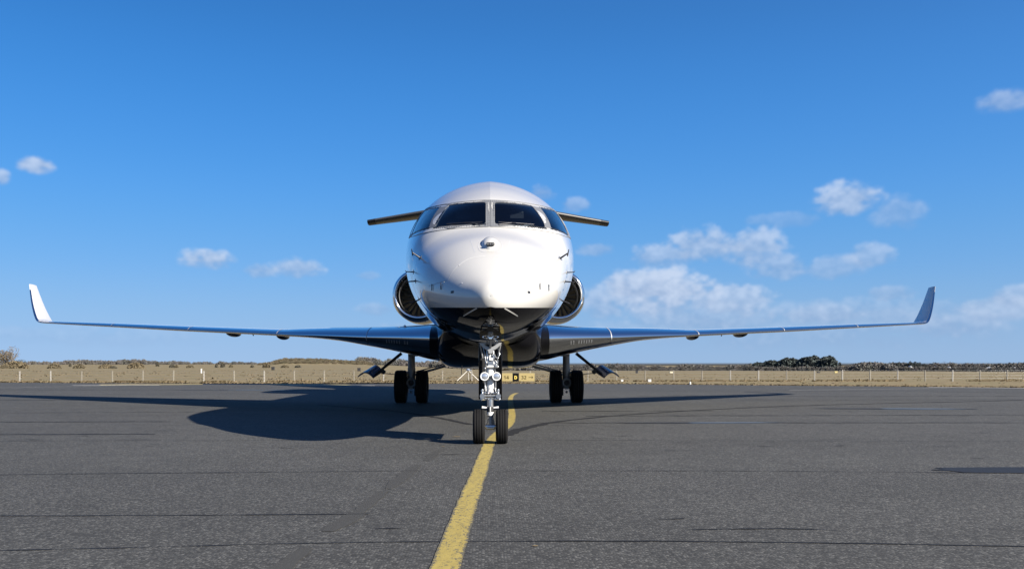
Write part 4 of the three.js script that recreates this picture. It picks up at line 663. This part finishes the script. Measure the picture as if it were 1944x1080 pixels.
for (const [px, h, w, lab] of [[1706, 8.4, 3.4, 'narrow dark pine left of the pine group'], [1711, 7.8, 3, 'narrow dark pine touching another left of the pine group'], [1722, 7, 5, 'lowest dark pine of the group at the left end'], [1730, 9.2, 5, 'tallest left pine of the dark group above the houses'], [1739, 9.0, 6, 'middle pine of the dark group above the houses'], [1746, 8.8, 4.5, 'right pine of the dark group above the houses'], [1756, 7.2, 4, 'single dark pine right of the pine group']]) tree('pine_tree', lab, P2A(px), 870 + rr(-8, 8), h, w, std(0.028, 0.036, 0.034, { roughness: 1 }), false, 0.12);

// houses far right, half hidden by hedges
for (const [px, w, h, turnY, lab, col] of [[1729, 4.5, 4.6, 0.2, 'small white house under the dark pine group', 0.75], [1777, 4, 4.2, 0.5, 'small pale house left of the pale bare tree', 0.5], [1802, 4, 4.0, 0.3, 'small pale house right of the pale bare tree', 0.55], [1880, 8, 4.0, 0.1, 'wide white house on the far right of the horizon', 0.8], [1927, 7, 3.6, -0.2, 'pale house closest to the right edge of the picture', 0.6]]) {
  const p = polar(P2A(px), 845), o = thing('house', lab, 'house', [p.x, p.y, p.z], 'houses on the horizon'); o.rotation.y = turnY - P2A(px) * Math.PI / 180;
  mesh('wall', box(w, h * 0.65, 6, 0, h * 0.325, 0, 0, 0, 0, 0.02), std(col, col, col * 0.97), o);
  const sh = new THREE.Shape([new THREE.Vector2(-w * 0.54, 0), new THREE.Vector2(w * 0.54, 0), new THREE.Vector2(0, h * 0.4)]), g = new THREE.ExtrudeGeometry(sh, { depth: 6.2, bevelEnabled: false }); g.translate(0, h * 0.65 + 0.01, -3.1);
  mesh('roof', g, std(col * 0.8, col * 0.8, col * 0.8), o);
  mesh('window', box(0.9, 0.9, 0.06, w * 0.2, h * 0.4, 3.02), std(0.03, 0.035, 0.04, { roughness: 0.1 }), o);
}

// woods and hedges that read as one mass
function mass(name, label, list, geo, mat, tint) {
  const m = new THREE.InstancedMesh(geo, mat, list.length), q = new THREE.Object3D(), c = new THREE.Color();
  list.forEach(([p, w, h], i) => { q.position.copy(p); q.rotation.y = rr(0, 6.28); q.scale.set(w, h, w); q.updateMatrix(); m.setMatrixAt(i, q.matrix); const t = rr(tint[0], tint[1]); c.setRGB(t * rr(0.94, 1.06), t, t * rr(0.92, 1.05)); m.setColorAt(i, c); });
  m.name = numbered(name); m.userData = { kind: 'stuff', label, category: name.replace(/_/g, ' ') }; m.castShadow = m.receiveShadow = true; scene.add(m); return m;
}
const clumpGeo = leafMass(260, 0.085, dome(0.5, 1, 0.5)), pineGeo = leafMass(300, 0.07, () => { const y = rnd() ** 0.8, w = 0.5 * Math.pow(1 - y, 0.55) * (0.75 + 0.5 * rnd()), a = rr(0, 6.28), k = Math.sqrt(rnd()); return V(Math.cos(a) * w * k, y, Math.sin(a) * w * k); });
const scrubMat = std(0.1, 0.095, 0.088, { roughness: 1 }), pineMat = std(0.04, 0.05, 0.047, { roughness: 1 });
const row = (px0, px1, r, dr, n, h) => { const o = []; for (let i = 0; i < n; i++) { const px = lerp(px0, px1, rnd()), rad = r + rr(-dr, dr), H = 1.35 * h(px) * rr(0.75, 1.12); o.push([polar(P2A(px), rad).add(V(0, -0.15 * H, 0)), H * rr(0.9, 1.7), H * 1.15]); } return o; };
const wav = (px, s, k = 30) => vnoise(px / k, 3, s);
mass('hedgerow', 'dark far hedgerow along the left horizon', [...row(-60, 130, 1000, 40, 160, (p) => 1.6 + 1.4 * wav(p, 1)), ...row(120, 275, 1000, 30, 220, (p) => 2.6 + 1.6 * wav(p, 2)), ...row(270, 500, 1050, 30, 200, (p) => 1.2 + 2 * wav(p, 3, 14))], clumpGeo, scrubMat, [0.75, 1.25]);
mass('far_hedgerow', 'grey brown hedgerow on the horizon under the fuselage', row(680, 1010, 900, 30, 330, (p) => lerp(3.4, 5, sstep(880, 960, p)) + 2.2 * wav(p, 5, 22)), clumpGeo, scrubMat, [0.8, 1.3]);
mass('right_hedgerow', 'long grey hedgerow on the horizon behind the right wing', [...row(1000, 1440, 900, 30, 620, (p) => 2.9 + 2.6 * wav(p, 6, 16)), ...row(1000, 1440, 860, 8, 260, () => 1.6)], clumpGeo, scrubMat, [0.6, 1.25]);
mass('pine_wood', 'dark pine wood on the right horizon', [...row(1432, 1582, 900, 45, 420, (p) => lerp(5.6, 9.2, sstep(1425, 1540, p)) * (0.88 + 0.2 * wav(p, 8, 9)))], pineGeo, pineMat, [0.8, 1.35]);
mass('scrub_belt', 'grey scrub in front of the pine wood and houses', [...row(1420, 1600, 845, 12, 300, (p) => 2.2 + 1.6 * wav(p, 9, 12)), ...row(1690, 2000, 835, 10, 500, (p) => 2.2 + 1.3 * wav(p, 12, 14)), ...row(1690, 2000, 890, 20, 460, (p) => 4.4 + 1.8 * wav(p, 13, 16))], clumpGeo, scrubMat, [0.65, 1.2]);
mass('scrub_dune', 'low grey brown scrub dune between pine wood and houses', row(1605, 1705, 880, 25, 360, (p) => 2.2 + 3.6 * Math.sin(Math.PI * clamp((p - 1600) / 110)) ** 0.7), clumpGeo, scrubMat, [0.9, 1.35]);
{
  const hillTop = (px) => 5.2 * (0.25 + 0.75 * sstep(505, 545, px)) * (1 - 0.5 * sstep(580, 690, px)) * (1 - sstep(690, 712, px)) * sstep(486, 520, px);
  const g = gridGeo(60, 12, (u, v) => { const px = lerp(480, 715, u), r = lerp(660, 760, v), p = polar(P2A(px), r); return p.add(V(0, -0.3 + 0.8 * hillTop(px) * Math.sin(Math.PI * v), 0)); });
  const U = []; for (let i = 0; i < g.attributes.position.count; i++) U.push(g.attributes.position.getX(i) / 7, g.attributes.position.getZ(i) / 7); g.setAttribute('uv', new THREE.Float32BufferAttribute(U, 2));
  structure('hill', g, fieldMat, 'low scrub-covered mound behind the left wing');
  const list = []; for (let i = 0; i < 560; i++) { const px = rr(492, 706), v = rr(0.1, 0.6), p = polar(P2A(px), lerp(660, 760, v)); p.y += -0.5 + 0.8 * hillTop(px) * Math.sin(Math.PI * v); const h = rr(1.2, 2.2); list.push([p, h * rr(1.2, 2.2), h]); }
  mass('mound_scrub', 'brown scrub covering the mound behind the left wing', list, clumpGeo, std(0.115, 0.096, 0.06, { roughness: 1 }), [0.7, 1.3]);
}
// dry grass tufts
{
  const blade = (n, h, w) => { const pos = [], nor = []; for (let i = 0; i < n; i++) { const a = rr(0, 6.28), x = rr(-w, w), z = rr(-w, w), d = V(Math.cos(a), 0, Math.sin(a)), k = rr(0.6, 1.2) * h, b = 0.035; pos.push(x - d.x * b, 0, z - d.z * b, x + d.x * b, 0, z + d.z * b, x + rr(-0.1, 0.1), k, z + rr(-0.1, 0.1)); for (let j = 0; j < 3; j++) nor.push(-d.z * 0.5, 0.85, d.x * 0.5); } const g = new THREE.BufferGeometry(); g.setAttribute('position', new THREE.Float32BufferAttribute(pos, 3)); g.setAttribute('normal', new THREE.Float32BufferAttribute(nor, 3)); return g; };
  const list = [];
  for (let i = 0; i < 1500; i++) { const az = rr(-33, 35), r = 50 + 110 * rnd() ** 1.5, p = polar(az, r); if (p.z > edgeZ(p.x) - 0.25) continue; const dens = fbm(p.x / 9 + 50, p.z / 3.5 + 50, 4, 71); if (dens < 0.42 + 0.1 * rnd()) continue; const nearFence = p.z < -40.6; list.push([p, rr(0.8, 1.6), nearFence ? rr(0.18, 0.5) * (0.5 + dens) : rr(0.12, 0.3)]); }
  for (let i = 0; i < 5000; i++) { const t = rr(-0.1, 1.1), p = V(lerp(-27.66, 32.75, t), -0.012, lerp(-40.12, -42.01, t) + rr(-0.22, 0.22)); if (p.z > edgeZ(p.x) - 0.1) continue; if (vnoise(p.x * 0.8, 1, 77) < 0.35) continue; list.push([p, rr(0.7, 1.3), rr(0.2, 0.55)]); }
  for (let i = 0; i < 5000; i++) { const x = rr(-45, 45), p = V(x, -0.012, edgeZ(x) - rr(0.05, 0.4)); list.push([p, rr(0.6, 1.2), rr(0.15, 0.45)]); }
  mass('dry_grass', 'tufts of dry tan grass on the verge and heath', list, blade(9, 0.2, 0.22), std(0.19, 0.15, 0.093, { roughness: 1, specularIntensity: 0.1 }), [0.92, 1.08]);
}

renderer.render(scene, camera);
